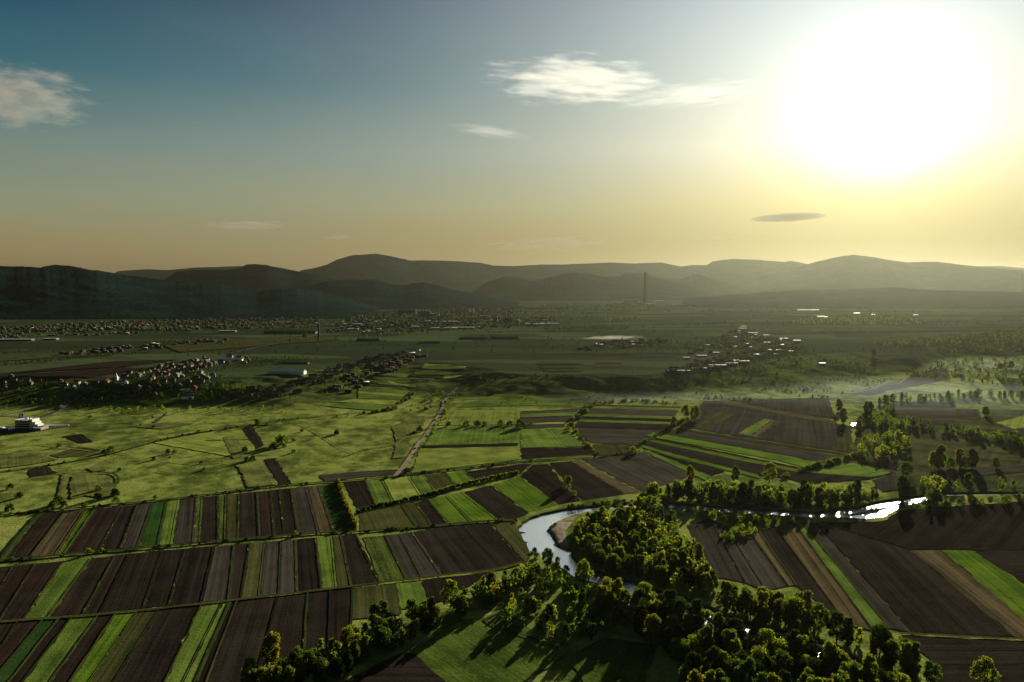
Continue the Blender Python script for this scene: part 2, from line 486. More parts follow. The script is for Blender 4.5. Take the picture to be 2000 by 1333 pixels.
# ------------------------------------------------------------------ fields
N_FIELD = [0]
def patch(name, mat, pp, off=None, drape=False, fdir=None, step=14.0, kind='structure'):
    """sheet over the ground with the outline pp (photo pixels or ground points)"""
    N_FIELD[0] += 1
    if off is None: off = 0.12 + 0.003 * N_FIELD[0]
    G = [at(x, y, None if drape else 0.0) for x, y in pp]
    G = np.array(G)
    e = np.roll(G, -1, 0) - G
    L = np.linalg.norm(e[:, :2], axis=1)
    k = int(np.argmax(L))
    d = e[k, :2] / L[k]
    if fdir is not None: d = np.array(fdir) / np.linalg.norm(fdir)
    a = np.array([d[1], -d[0]])
    tri = None
    if drape:
        if len(G) == 4:
            n1 = max(1, int(max(L[0], L[2]) / step)); n2 = max(1, int(max(L[1], L[3]) / step))
            s, t = np.meshgrid(np.linspace(0, 1, n1 + 1), np.linspace(0, 1, n2 + 1))
            s, t = s.ravel()[:, None], t.ravel()[:, None]
            XY = (1 - t) * ((1 - s) * G[0, :2] + s * G[1, :2]) + t * ((1 - s) * G[3, :2] + s * G[2, :2])
            i = np.arange((n1 + 1) * (n2 + 1)).reshape(n2 + 1, n1 + 1)
            Q = np.stack([i[:-1, :-1], i[:-1, 1:], i[1:, 1:], i[1:, :-1]], -1).reshape(-1, 4)
        else:
            raise ValueError('drape needs a quad')
        V = np.column_stack([XY, h0(XY[:, 0], XY[:, 1]) + off])
    else:
        # hand-ploughed edges are never quite straight
        out = []
        for p, q in zip(G, np.roll(G, -1, 0)):
            n = max(1, min(40, int(np.linalg.norm(q - p) / 7.0)))
            w = np.linspace(0, 1, n, endpoint=False)[:, None]
            sgm = p + (q - p) * w
            nrm = np.array([-(q - p)[1], (q - p)[0], 0]) / max(np.linalg.norm((q - p)[:2]), 1e-6)
            sgm[1:] += nrm * rng.normal(0, .45 + .0004 * p[1], (n, 1))[1:]
            out.append(sgm)
        V = np.concatenate(out); V[:, 2] = off
        Q = None
    uv = np.stack([V[:, :2] @ a, V[:, :2] @ d], 1)
    if Q is None:
        tri = np.array([list(q) for q in tessellate_polygon([[Vector(v) for v in V]])])
        Q = tri
    p = V[Q[0]]
    if np.cross(p[1] - p[0], p[2] - p[0])[2] < 0: Q = Q[:, ::-1]
    o = new_obj(name, mesh_np(name, V, Q, mat, False, uv))
    if kind: tag(o, kind=kind)
    return o

NAMES = {'D': 'ploughed_field', 'B': 'ploughed_field', 'E': 'ploughed_field', 'T': 'stubble_field', 'O': 'crop_field', 'G': 'crop_field', 'L': 'crop_field',
         'K': 'crop_field', 'M': 'meadow', 'N': 'meadow', 'V': 'meadow', 'W': 'meadow', 'R': 'crop_field'}
def fld(k, z, *v, **kw):
    p = pts(z, *v)
    return patch(NAMES[k], FM[k], p, **kw)
MARGIN = []
def strips(z, edges, kinds, **kw):
    """edges: (xtop, ytop, xbottom, ybottom) dividing lines from left to right; kinds between them"""
    for (a, b), k in zip(zip(edges[:-1], edges[1:]), kinds):
        if k == ' ': continue
        fld(k, z, a[0], a[1], b[0], b[1], b[2], b[3], a[2], a[3], **kw)
        MARGIN.append((z, b))

# between the upper and the middle ditch
strips('4', [(230, 395, 20, 652), (365, 385, 175, 636), (480, 376, 318, 624), (530, 372, 365, 619), (690, 357, 555, 600), (765, 350, 672, 592), (850, 340, 770, 583),
             (930, 332, 880, 574), (1000, 322, 958, 568), (1095, 310, 1078, 557), (1128, 308, 1112, 553), (1212, 298, 1215, 545), (1258, 294, 1252, 542), (1330, 288, 1325, 538),
             (1425, 278, 1440, 530), (1500, 270, 1525, 524), (1550, 264, 1582, 520), (1612, 258, 1655, 514), (1700, 250, 1772, 506), (1765, 243, 1855, 500), (1868, 232, 1975, 492)],
       'BTLBDEKGEGDLODBDDETK')
fld('R', '4', 1100, 312, 1128, 308, 1112, 553, 1082, 556)
fld('R', '4', 1215, 300, 1258, 294, 1252, 542, 1218, 545)
# upper block beside the hedge
strips('5', [(60, 228, 135, 385), (180, 215, 240, 352), (275, 207, 335, 332), (425, 192, 490, 296), (505, 186, 580, 282), (630, 176, 690, 248), (735, 168, 788, 216)], 'DGMGOL')
fld('D', '5', 735, 168, 1060, 122, 1100, 126, 1042, 178, 900, 195, 788, 216)
# lower block
strips('5', [(150, 400, 145, 500), (385, 350, 470, 477), (460, 338, 552, 468), (525, 322, 640, 458), (630, 300, 770, 446), (715, 280, 915, 432)], 'OODLL')
fld('D', '5', 730, 278, 875, 244, 1085, 396, 1000, 436, 915, 432)
fld('L', '5', 885, 242, 1030, 194, 1245, 350, 1140, 378, 1085, 390)
fld('D', '5', 1040, 190, 1110, 128, 1190, 124, 1290, 250, 1370, 328, 1250, 348)
fld('D', '5', 1200, 120, 1325, 108, 1620, 290, 1380, 326, 1290, 230)
fld('T', '5', 1325, 108, 1372, 104, 1700, 282, 1620, 292)
fld('E', '5', 1380, 102, 1700, 60, 1985, 150, 1960, 200, 1720, 280)
# between the middle and the lower ditch
strips('4', [(-700, 760, -1400, 1120), (80, 690, -110, 1000), (200, 676, 0, 996), (355, 662, 135, 985), (512, 646, 275, 972), (640, 632, 465, 956), (720, 622, 560, 948), (905, 604, 800, 924), (1030, 594, 940, 908), (1190, 580, 1120, 890),
             (1300, 572, 1270, 876), (1385, 564, 1340, 868), (1472, 556, 1440, 858), (1560, 550, 1550, 846), (1640, 543, 1650, 836), (1750, 533, 1785, 824), (1840, 527, 1870, 814), (1892, 522, 1950, 806), (1970, 516, 2110, 786)],
       'BBBGBBDDDEDOEEDGOD')
strips('5', [(52, 527, 258, 784), (165, 532, 262, 782), (290, 520, 412, 764), (372, 512, 500, 754), (440, 502, 606, 742)], ' REE')
fld('D', '5', 446, 500, 860, 452, 1058, 664, 940, 700, 612, 740)
fld('O', '5', 868, 448, 1000, 440, 1046, 520, 1085, 600, 1080, 650, 1062, 662)
# below the lower ditch
strips('4', [(-500, 1040, -900, 1333), (-60, 1004, -260, 1333), (102, 995, -110, 1333), (240, 986, 40 - 140, 1400), (330, 980, 0, 1400), (400, 974, 80, 1400), (545, 962, 235, 1400), (645, 952, 345, 1400), (765, 940, 455, 1400),
             (885, 928, 590, 1400), (1118, 904, 885, 1400), (1235, 892, 985, 1400), (1272, 887, 1050, 1400), (1315, 880, 1120, 1400), (1540, 858, 1400, 1400), (1705, 838, 1675, 1333), (1830, 824, 1822, 1200), (1955, 812, 1945, 1120)],
       'TBBKBGBLODGGDDDDB'.replace('X', ' '))
fld('O', '5', 106, 816, 350, 790, 380, 960, 106, 985)
fld('G', '5', 352, 788, 492, 772, 535, 902, 382, 930)
fld('D', '5', 498, 770, 790, 738, 900, 720, 760, 800, 620, 880, 540, 903)
# meadows and ploughland among the trees at the near end
fld('N', '5', 440, 1170, 580, 1060, 720, 990, 960, 960, 1210, 1110, 1300, 1190, 1080, 1320, 900, 1400, 720, 1400, 560, 1280)
fld('D', '5', 60, 1333, 390, 1170, 440, 1172, 560, 1282, 700, 1400, -100, 1400)
fld('N', '5', 1330, 1180, 1500, 1090, 1800, 1130, 1700, 1400, 1450, 1400, 1310, 1230)
# right of the river
strips('6', [(118, 466, 262, 752), (240, 420, 440, 782), (330, 470, 560, 830), (470, 505, 680, 800), (520, 500, 725, 800), (602, 470, 1010, 1020), (712, 450, 1150, 1050), (748, 446, 1240, 1035), (832, 452, 1372, 1062)],
       'EEETDTGE')
fld('D', '6', 836, 452, 1350, 604, 1640, 830, 1928, 1080, 1376, 1060)
fld('T', '6', 1356, 604, 1528, 604, 1800, 830, 2060, 1060, 2060, 1100, 1932, 1084)
fld('L', '6', 1531, 604, 1700, 606, 2060, 840, 2060, 1052)
fld('D', '6', 850, 448, 1150, 446, 1200, 442, 1300, 385, 1480, 365, 1985, 335, 3000, 330, 3000, 600, 1700, 602, 1356, 601)
fld('D', '6', 1704, 606, 3000, 602, 3000, 980, 2060, 836)
fld('D', '6', 1300, 1075, 1985, 1106, 3000, 1125, 3000, 1400, 1500, 1400, 1460, 1200)
# dark ploughland by the meadow
fld('D', 'a', 690, 1096, 900, 1068, 1030, 1160, 900, 1172)
fld('D', '4', 160, 155, 262, 140, 322, 175, 165, 200)
fld('E', '1', 845, 1038, 935, 975, 905, 1010, 865, 1040)
fld('D', '1', 1342, 1072, 1405, 1066, 1465, 1165, 1420, 1185)
fld('D', '4', 1462, 100, 1525, 92, 1618, 236, 1545, 244)
fld('E', '4', 1768, 186, 1985, 168, 2300, 150, 2250, 180, 1985, 200, 1800, 222)
fld('O', 'a', 560, 1300, 860, 1215, 1110, 1248, 940, 1310, 660, 1333)
fld('M', '1', 850, 1150, 1340, 1080, 1420, 1190, 1290, 1230)
# behind: the lit meadow either side of the dirt track
fld('M', '2', 620, 972, 1034, 966, 1030, 1048, 585, 1055)
fld('E', '2', 1040, 976, 1362, 962, 1352, 980, 1040, 990)
fld('G', '2', 1040, 990, 1350, 981, 1336, 1000, 1038, 1008)
fld('E', '2', 1038, 1010, 1330, 1003, 1305, 1032, 1036, 1040)
fld('E', '2', 1060, 1050, 1290, 1045, 1290, 1062, 1060, 1072)
fld('G', '2', 560, 1066, 1034, 1076, 1032, 1152, 505, 1166)
fld('D', '2', 500, 1168, 1025, 1154, 1028, 1166, 500, 1180)
fld('M', '2', 482, 1184, 1036, 1170, 1038, 1242, 435, 1318)
fld('G', '2', 1042, 1076, 1290, 1070, 1392, 1170, 1042, 1178)
fld('D', '2', 1042, 1182, 1402, 1176, 1462, 1214, 1050, 1240)
for f0, f1, k in ((0.0, .07, 'E'), (.07, .16, 'G'), (.16, .42, 'E'), (.42, .53, 'G'), (.53, .66, 'D'), (.66, .76, 'G'), (.76, 1.0, 'D')):
    L = lambda f: (1435 - 105 * f, 938 + 125 * f)
    Rr = lambda f: (1930 - 80 * f, 950 + 130 * f)
    fld(k, '2', *L(f0), *Rr(f0), *Rr(f1), *L(f1))
fld('E', '2', 1330, 1066, 1850, 1084, 1690, 1165, 1430, 1150)
fld('O', '2', 1440, 1158, 1670, 1168, 1640, 1210, 1480, 1224)
# ploughland with crop strips up to the second river arm
fld('E', '3', 215, 920, 330, 916, 340, 940, 945, 1045, 1040, 1062, 1030, 1098, 968, 1094, 920, 1190, 480, 1125, 100, 1062)
fld('E', '3', 340, 912, 900, 900, 945, 1020, 700, 985)
fld('T', '3', 300, 918, 345, 922, 950, 1030, 940, 1044, 330, 938)
fld('O', '3', 160, 1058, 290, 978, 335, 980, 210, 1064)
fld('O', '3', 185, 1070, 340, 992, 385, 994, 225, 1074)
fld('G', '3', 405, 1098, 545, 1018, 590, 1024, 470, 1110)
fld('T', '3', 475, 1112, 592, 1024, 632, 1032, 500, 1120)
fld('O', '3', 970, 1096, 1030, 1100, 1032, 1205, 922, 1190)
fld('O', '3', 70, 1066, 480, 1130, 1020, 1212, 1000, 1220, 480, 1142, 50, 1076)
fld('E', '3', 40, 1078, 480, 1144, 980, 1225, 880, 1264, 640, 1215, 0, 1100, -60, 1092)
fld('L', '3', -70, 1092, 0, 1104, 640, 1218, 880, 1268, 820, 1300, 640, 1252, 0, 1132, -100, 1112)
fld('D', '3', -100, 1114, 0, 1134, 810, 1302, 780, 1306, 0, 1146, -110, 1122)
fld('L', '3', -110, 1124, 0, 1147, 778, 1308, 750, 1318, 0, 1162, -120, 1136)
fld('D', '3', -120, 1138, 0, 1164, 740, 1320, 640, 1345, 510, 1330, 0, 1198, -130, 1160)
fld('L', '3', -130, 1162, 0, 1200, 510, 1328, 520, 1350, 0, 1218, -130, 1176)
fld('D', '3', -130, 1178, 0, 1220, 330, 1310, 250, 1333, 0, 1228)
fld('G', '3', -130, 1190, 0, 1232, 250, 1335, 220, 1360, 0, 1256, -120, 1200)
# strips between the two river arms
fld('D', '6', 640, 195, 880, 128, 1270, 170, 1130, 210, 780, 235)
fld('G', '6', 760, 170, 1040, 120, 1250, 172, 1140, 200)
fld('E', '6', 1140, 215, 1275, 175, 1300, 265, 1200, 280)
fld('D', '6', 1060, 110, 1285, 130, 1290, 160, 1090, 125)
fld('E', '6', 1480, 180, 1800, 140, 1985, 130, 1985, 170, 1700, 190, 1500, 260)
fld('V', 'p', 1672, 850, 1700, 812, 1760, 800, 1900, 800, 2200, 800, 2200, 958, 1850, 962, 1765, 968, 1740, 930, 1660, 905, off=.1)
# misty strips on the right
for y0, y1, k in ((920, 938, 'O'), (938, 955, 'E'), (955, 966, 'T'), (966, 982, 'E'), (982, 990, 'O'), (990, 1012, 'E'), (1012, 1022, 'T'), (1022, 1045, 'E')):
    fld(k, '3', 1260 - (y0 - 920) * .5, y0, 1610 - (y0 - 920) * .1, y0 + 6, 1610 - (y1 - 920) * .1, y1 + 6, 1260 - (y1 - 920) * .5, y1)
fld('E', '3', 1600, 966, 1720, 962, 1740, 1004, 1610, 1006)
fld('M', '3', 1610, 948, 1730, 930, 1790, 960, 1750, 1020, 1735, 965, 1600, 962)
fld('M', '3', 1830, 1040, 1985, 1000, 2200, 990, 2200, 1060, 1930, 1075)
fld('E', '3', 1910, 1080, 2300, 1010, 2300, 1100, 1950, 1110)
fld('E', '3', 1000, 882, 1290, 808, 1420, 755, 1480, 742, 1560, 738, 1570, 800, 1400, 835, 1230, 862, 1165, 885)
fld('E', '3', 1830, 790, 2200, 800, 2200, 880, 1900, 870)
# crop strips on the slope above the meadow (they follow the slope)
DR = dict(drape=True, off=0.9)
for (v, k) in (((0, 1005, 570, 1050, 560, 1085, 0, 1045), 'G'), ((0, 1050, 555, 1088, 500, 1112, 0, 1078), 'M'), ((0, 1080, 495, 1115, 470, 1150, 0, 1130), 'G'),
               ((-260, 1170, 0, 1135, 460, 1155, 380, 1200), 'M'), ((-380, 1215, -60, 1170, 380, 1205, 250, 1265), 'G'),
               ((100, 830, 560, 866, 520, 900, 120, 868), 'G'), ((120, 872, 520, 902, 800, 925, 640, 930), 'E'), ((130, 885, 640, 932, 780, 945, 300, 950), 'G'), ((100, 925, 400, 960, 640, 985, 250, 975), 'M'),
               ((0, 965, 300, 985, 640, 1005, 0, 1000), 'E'), ((660, 800, 1290, 818, 1290, 832, 660, 822), 'E'), ((740, 742, 1200, 775, 1180, 800, 700, 795), 'M'), ((640, 815, 1280, 838, 1200, 862, 610, 860), 'G'),
               ((590, 862, 950, 890, 930, 908, 560, 876), 'E'), ((950, 880, 1180, 870, 1060, 905, 940, 910), 'M'), ((530, 905, 800, 925, 790, 940, 520, 920), 'E'), ((380, 955, 640, 985, 630, 1005, 350, 980), 'M')):
    fld(k, 'c', *v, **DR)
fld('G', '2', 680, 985 - 30, 900, 880, 1380, 920, 1300, 945, drape=True, off=0.5)
# tilled strips on the terrace
for (v, k) in (((0, 730, 500, 730, 480, 750, 0, 755), 'O'), ((650, 715, 950, 720, 940, 735, 640, 735), 'O'), ((640, 738, 940, 737, 930, 758, 640, 757), 'E'), ((640, 760, 940, 760, 930, 778, 640, 780), 'O'),
               ((60, 812, 500, 810, 490, 832, 100, 835), 'O'), ((40, 770, 420, 775, 410, 800, 40, 800), 'E'), ((250, 870, 620, 872, 600, 905, 180, 900), 'V'), ((700, 635, 1100, 625, 1080, 640, 680, 650), 'O'),
               ((950, 660, 1500, 650, 1500, 665, 950, 672), 'E')):
    fld(k, 'd', *v, drape=True, off=1.2, step=30)
for (v, k) in (((0, 770, 640, 700, 1000, 690, 700, 730), 'B'), ((0, 790, 640, 735, 840, 740, 500, 790), 'B'), ((0, 680, 440, 655, 640, 665, 0, 700), 'V'), ((1480, 510, 1960, 480, 1980, 492, 1500, 520), 'V'), ((900, 610, 1700, 560, 1900, 580, 1000, 650), 'O')):
    fld(k, '1', *v, drape=True, off=1.5, step=40)
fld('V', '3', 1080, 575, 1300, 545, 1800, 535, 1700, 565, drape=True, off=1.5, step=40)
fld('V', '3', 500, 480 + 40, 1100, 510, 1100, 530, 500, 540, drape=True, off=1.5, step=40)


# tone changes in the grazed meadow
fld('W', '4', 400, 190, 470, 180, 560, 195, 640, 240, 650, 300, 560, 315, 470, 300, 400, 320, 385, 250)
fld('W', '4', 345, 178, 385, 184, 372, 240, 358, 320, 308, 332, 330, 250)
fld('W', '1', 1235, 1122, 1262, 1115, 1300, 1120, 1372, 1200, 1350, 1225, 1290, 1240)
fld('W', '4', 1312, 132, 1400, 120, 1458, 112, 1540, 240, 1375, 256)
fld('W', '4', 480, 150, 560, 120, 610, 130, 600, 160, 520, 170)
fld('W', '4', 0, 70, 140, 64, 330, 100, 200, 125, 0, 150)
fld('W', '2', 330, 1060, 440, 1010, 520, 1000, 500, 1060, 430, 1140, 390, 1230, 330, 1240, 350, 1150)
fld('W', '1', 1420, 1015, 1500, 1018, 1560, 1030, 1500, 1052, 1430, 1052)
fld('W', '1', 700, 1060, 900, 1040, 1080, 1045, 900, 1075)
# ------------------------------------------------------------------ tracks, ditches, roads
M_TRACK = field_mat('track_earth', (0.14, 0.115, 0.075), (0.26, 0.21, 0.14), 2, .5, .3, .2, .3)
M_DITCH = field_mat('ditch_grass_shaded', (0.02, 0.028, 0.01), (0.05, 0.065, 0.018), 2, .3, .5, .3, .4)  # dark tone mixes verge growth with the ditch's shadow, painted in
M_ASPH = field_mat('asphalt', (0.07, 0.07, 0.072), (0.12, 0.12, 0.125), 2, .3, .2, .2, .3)
M_GRAVEL = field_mat('gravel', (0.15, 0.125, 0.09), (0.27, 0.23, 0.17), 3, .2, .4, .5)
def ribbon(name, mat, pp, width, off=0.85, drape=False, jit=0.0, step=8.0):
    G = np.array([at(x, y, None if drape else 0.0) for x, y in pp])[:, :2]
    seg = np.linalg.norm(np.diff(G, axis=0), axis=1)
    s = np.concatenate([[0], np.cumsum(seg)])
    q = np.linspace(0, s[-1], max(2, int(s[-1] / step)))
    C = np.stack([np.interp(q, s, G[:, 0]), np.interp(q, s, G[:, 1])], 1)
    if len(C) > 8:
        Cs = C.copy()
        for _ in range(3): Cs[1:-1] = (Cs[:-2] + 2 * Cs[1:-1] + Cs[2:]) / 4
        C = Cs
    tn = np.gradient(C, axis=0); tn /= np.linalg.norm(tn, axis=1)[:, None]
    nm = np.stack([-tn[:, 1], tn[:, 0]], 1)
    wl = width / 2 * (1 + jit * rng.uniform(-1, 1, len(C))); wr = width / 2 * (1 + jit * rng.uniform(-1, 1, len(C)))
    A, B = C + nm * wl[:, None], C - nm * wr[:, None]
    V2 = np.concatenate([A, B])
    z = (h0(V2[:, 0], V2[:, 1]) if drape else 0) + off
    V = np.column_stack([V2, np.broadcast_to(z, len(V2))])
    n = len(C); i = np.arange(n - 1)
    Q = np.stack([i + n, i + n + 1, i + 1, i], 1)
    uv = np.column_stack([np.concatenate([wl, -wr]), np.concatenate([q, q])])
    o = new_obj(name, mesh_np(name, V, Q, mat, False, uv))
    tag(o, kind='structure')
    return C
LA = pts('4', -300, 440, 0, 410, 240, 388, 640, 352, 900, 327, 1200, 290, 1540, 246, 1860, 224) + pts('5', 160, 214, 350, 196, 470, 180, 760, 148, 1040, 112, 1200, 103, 1350, 96, 1480, 90, 1700, 50)
LB = pts('4', -300, 690, 0, 664, 360, 632, 540, 614, 900, 586, 1330, 545, 1760, 510, 1900, 502) + pts('5', 100, 508, 420, 480, 760, 452, 920, 440, 1010, 440)
LC = pts('4', -300, 1030, 0, 1003, 140, 992, 540, 964, 760, 942, 1120, 904, 1340, 876, 1540, 856, 1790, 824, 1900, 812) + pts('5', 100, 806, 420, 768, 600, 744, 800, 728, 960, 700, 1060, 668)
LM = pts('4', -200, 200, 0, 170, 300, 130, 600, 75, 830, 10) + pts('1', 1000, 1110, 1340, 1060, 1600, 1020, 1980, 985) + pts('2', 200, 990, 300, 975)
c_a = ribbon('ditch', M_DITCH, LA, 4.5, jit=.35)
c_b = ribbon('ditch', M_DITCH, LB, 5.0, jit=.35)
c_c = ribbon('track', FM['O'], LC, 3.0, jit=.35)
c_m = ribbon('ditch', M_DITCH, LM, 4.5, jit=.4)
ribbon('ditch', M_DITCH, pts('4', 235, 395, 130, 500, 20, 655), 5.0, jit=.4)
ribbon('track', M_TRACK, pts('5', 345, 196, 390, 140, 440, 70, 480, 0) + pts('2', 500, 1130, 545, 1060, 590, 990, 612, 950), 5.0, off=0.9, jit=.2)
ribbon('track', M_TRACK, pts('2', 612, 950, 610, 930, 640, 890, 690, 845), 5.0, off=1.2, drape=True, jit=.2)
ribbon('track', FM['T'], pts('6', 1290, 1066, 1500, 1076, 1985, 1100, 3000, 1150), 2.5, jit=.2)
ribbon('track', FM['T'], pts('5', 1030, 705, 1075, 665, 1085, 640), 3.0, jit=.2)
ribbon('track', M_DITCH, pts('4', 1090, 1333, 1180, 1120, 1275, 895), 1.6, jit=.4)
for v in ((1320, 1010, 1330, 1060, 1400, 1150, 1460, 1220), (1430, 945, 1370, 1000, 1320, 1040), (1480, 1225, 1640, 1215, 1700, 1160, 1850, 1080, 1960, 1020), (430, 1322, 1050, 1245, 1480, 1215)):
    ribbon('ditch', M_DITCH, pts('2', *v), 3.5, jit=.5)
ribbon('track', FM['O'], pts('5', 840, 990, 850, 960, 900, 945, 950, 935), 2.5, jit=.2)
ribbon('track', FM['O'], pts('5', 840, 990, 880, 1020, 1000, 1060, 1150, 1110, 1250, 1150), 2.0, jit=.2)
ribbon('road', M_ASPH, pts('a', 400, 900, 560, 850, 680, 790) , 8.0)
ribbon('road', M_ASPH, pts('a', 680, 790, 760, 735, 880, 655, 960, 605), 8.0, off=1.3, drape=True, step=6)
ribbon('road', M_ASPH, pts('a', -200, 866, 0, 868, 200, 872, 400, 900), 6.0)
ribbon('track', M_TRACK, pts('f', 0, 975, 300, 915, 420, 870, 600, 850, 700, 780, 850, 735, 970, 680), 4.0, jit=.3)
ribbon('road', M_TRACK, pts('e', 500, 380, 560, 395, 640, 450), 6.0, off=1.6, drape=True)
ribbon('road', M_ASPH, pts('b', 560, 410, 900, 330, 1230, 270, 1500, 210, 1640, 180), 7.0, off=1.8, drape=True, step=20)
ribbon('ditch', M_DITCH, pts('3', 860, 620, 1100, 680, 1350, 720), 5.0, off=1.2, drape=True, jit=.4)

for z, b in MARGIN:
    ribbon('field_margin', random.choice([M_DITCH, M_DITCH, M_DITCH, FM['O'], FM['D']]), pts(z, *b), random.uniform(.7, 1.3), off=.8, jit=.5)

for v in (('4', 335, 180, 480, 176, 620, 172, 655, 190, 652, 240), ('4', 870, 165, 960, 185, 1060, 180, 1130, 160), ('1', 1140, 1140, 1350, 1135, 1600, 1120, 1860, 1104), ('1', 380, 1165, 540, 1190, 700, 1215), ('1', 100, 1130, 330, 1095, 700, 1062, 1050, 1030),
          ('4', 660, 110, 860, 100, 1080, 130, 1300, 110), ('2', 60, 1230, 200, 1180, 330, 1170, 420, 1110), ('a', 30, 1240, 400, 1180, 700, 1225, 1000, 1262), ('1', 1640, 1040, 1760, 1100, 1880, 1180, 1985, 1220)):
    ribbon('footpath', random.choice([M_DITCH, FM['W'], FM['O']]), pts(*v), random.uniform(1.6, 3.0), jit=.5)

# gravel bar on the inside of the bend, island in the glinting reach
def bar(name, poly, zc):
    G = np.array([at(x, y, -0.6)[:2] for x, y in poly])
    lo, hi = G.min(0), G.max(0)
    st = 1.5
    xs, ys = np.arange(lo[0], hi[0], st), np.arange(lo[1], hi[1], st)
    X, Y = np.meshgrid(xs, ys); f = inside(G, X, Y)
    d = edge_dist(G, X.ravel(), Y.ravel()).reshape(X.shape)
    idx = -np.ones(X.shape, int); idx[f] = np.arange(f.sum())
    Z = -2.1 + np.clip(d / 5.0, 0, 1) * (zc + 2.1) + (fbm(X / 6, Y / 6, 3, 4) - .5) * .6
    V = np.stack([X[f], Y[f], Z[f]], 1)
    ok = f[:-1, :-1] & f[1:, :-1] & f[:-1, 1:] & f[1:, 1:]
    Q = np.stack([idx[:-1, :-1][ok], idx[:-1, 1:][ok], idx[1:, 1:][ok], idx[1:, :-1][ok]], 1)
    o = new_obj(name, mesh_np(name, V, Q, M_GRAVEL, True, V[:, :2]))
    tag(o, kind='structure')
bar('gravel_bar', pts('h', 1000, 176, 700, 205, 540, 243, 430, 292, 350, 342, 322, 382, 350, 410, 385, 462, 400, 495, 355, 485, 440, 545, 560, 590, 600, 520, 560, 400, 640, 290, 760, 220), 0.25)
bar('gravel_bar', pts('g', 250, 1100, 380, 1072, 600, 1022, 730, 1040, 660, 1065, 480, 1106, 300, 1125), -1.0)


# ------------------------------------------------------------------ hills
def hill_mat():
    m, t, o = nt('wooded_hill_haze_tint')
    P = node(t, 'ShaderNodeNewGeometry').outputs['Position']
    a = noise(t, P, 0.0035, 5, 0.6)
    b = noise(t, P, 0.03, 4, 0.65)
    c = ramp(t, math_(t, 'ADD', math_(t, 'MULTIPLY', a, .5), math_(t, 'MULTIPLY', b, .5)), [(0.36, (0.002, 0.009, 0.011)), (0.5, (0.005, 0.017, 0.017)), (0.64, (0.016, 0.032, 0.022))])  # teal tint paints in blue haze; lightest stop stands for sunlit ridges
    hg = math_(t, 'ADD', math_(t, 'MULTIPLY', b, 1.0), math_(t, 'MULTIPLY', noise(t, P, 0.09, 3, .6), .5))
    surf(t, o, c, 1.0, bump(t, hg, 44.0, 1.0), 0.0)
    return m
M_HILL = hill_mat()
def ridge(name, prof, yc, yf, back, seed, zf=TERR, ext=True, amp=0.35, shp=1.7):
    prof = sorted(prof)
    prof = [(prof[0][0] - 40, 604)] + prof + [(prof[-1][0] + 40, 604)]
    xs = np.arange(prof[0][0], prof[-1][0] + 1, 3.0)
    py = np.interp(xs, [p[0] for p in prof], [p[1] for p in prof])
    py = py + (fbm(xs / 9.0, xs * 0 + seed, 3, seed) - 0.5) * 1.8 * 6500.0 / yc
    u = np.array([ray(x, 556)[0] for x in xs]); sl = np.array([ray(x, y)[1] for x, y in zip(xs, py)])
    yw = yc * (1 + (fbm(u * 9.0, u * 0, 3, seed + 11) - .5) * 0.10)
    H = np.maximum(CAM_Z + sl * yw, zf - 8)
    ns, nb = 46, 10
    S = np.linspace(0, 1, ns)
    rows = []
    rel = H - zf
    nz_spur = fbm(u[:, None] * (60000.0 / yc) + 0.7 * S[None, :], S[None, :] * 2.2 + u[:, None] * 0, 4, seed + 3)
    nz_spur = 1 - np.abs(2 * nz_spur - 1)
    Yg = yf + (yw[:, None] - yf) * S[None, :]
    g = S[None, :] ** shp
    spur = (nz_spur - 0.75) * amp * 4 * S[None, :] * (1 - S[None, :])
    Z = zf - 12 * (S[None, :] < 0.001) + rel[:, None] * (g + spur * 0.5)
    lim = CAM_Z + (sl[:, None] * Yg) - 2.0
    Z = np.where(S[None, :] < 1, np.minimum(Z, np.where(rel[:, None] > 0, np.maximum(lim, zf - 12), Z)), Z)
    B = np.linspace(0, 1, nb + 1)[1:]
    Yb = yw[:, None] + back * B[None, :]
    Zb = zf - 10 + (H[:, None] - zf + 10) * (1 - B[None, :] ** 1.4)
    Yg = np.concatenate([Yg, Yb], 1); Z = np.concatenate([Z, Zb], 1)
    X = u[:, None] * Yg
    V = np.stack([X, Yg, Z], -1).reshape(-1, 3)
    i = np.arange(V.shape[0]).reshape(len(xs), -1)
    Q = np.stack([i[:-1, :-1], i[1:, :-1], i[1:, 1:], i[:-1, 1:]], -1).reshape(-1, 4)
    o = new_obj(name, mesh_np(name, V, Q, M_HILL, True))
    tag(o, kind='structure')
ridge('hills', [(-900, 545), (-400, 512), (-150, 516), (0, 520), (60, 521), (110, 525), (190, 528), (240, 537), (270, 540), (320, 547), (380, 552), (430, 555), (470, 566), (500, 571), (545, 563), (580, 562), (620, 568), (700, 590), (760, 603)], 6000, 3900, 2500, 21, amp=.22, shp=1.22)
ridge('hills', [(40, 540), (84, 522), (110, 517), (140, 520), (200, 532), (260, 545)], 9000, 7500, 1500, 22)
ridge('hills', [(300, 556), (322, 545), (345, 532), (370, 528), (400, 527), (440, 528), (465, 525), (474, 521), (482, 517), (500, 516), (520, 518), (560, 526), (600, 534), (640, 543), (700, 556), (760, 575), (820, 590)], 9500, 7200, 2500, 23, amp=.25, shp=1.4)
ridge('hills', [(560, 596), (600, 560), (640, 549), (690, 547), (735, 547), (765, 556), (790, 558), (805, 554), (830, 552), (850, 556), (880, 565), (930, 575), (985, 586), (1040, 596)], 7600, 5600, 2000, 24, amp=.25, shp=1.3)
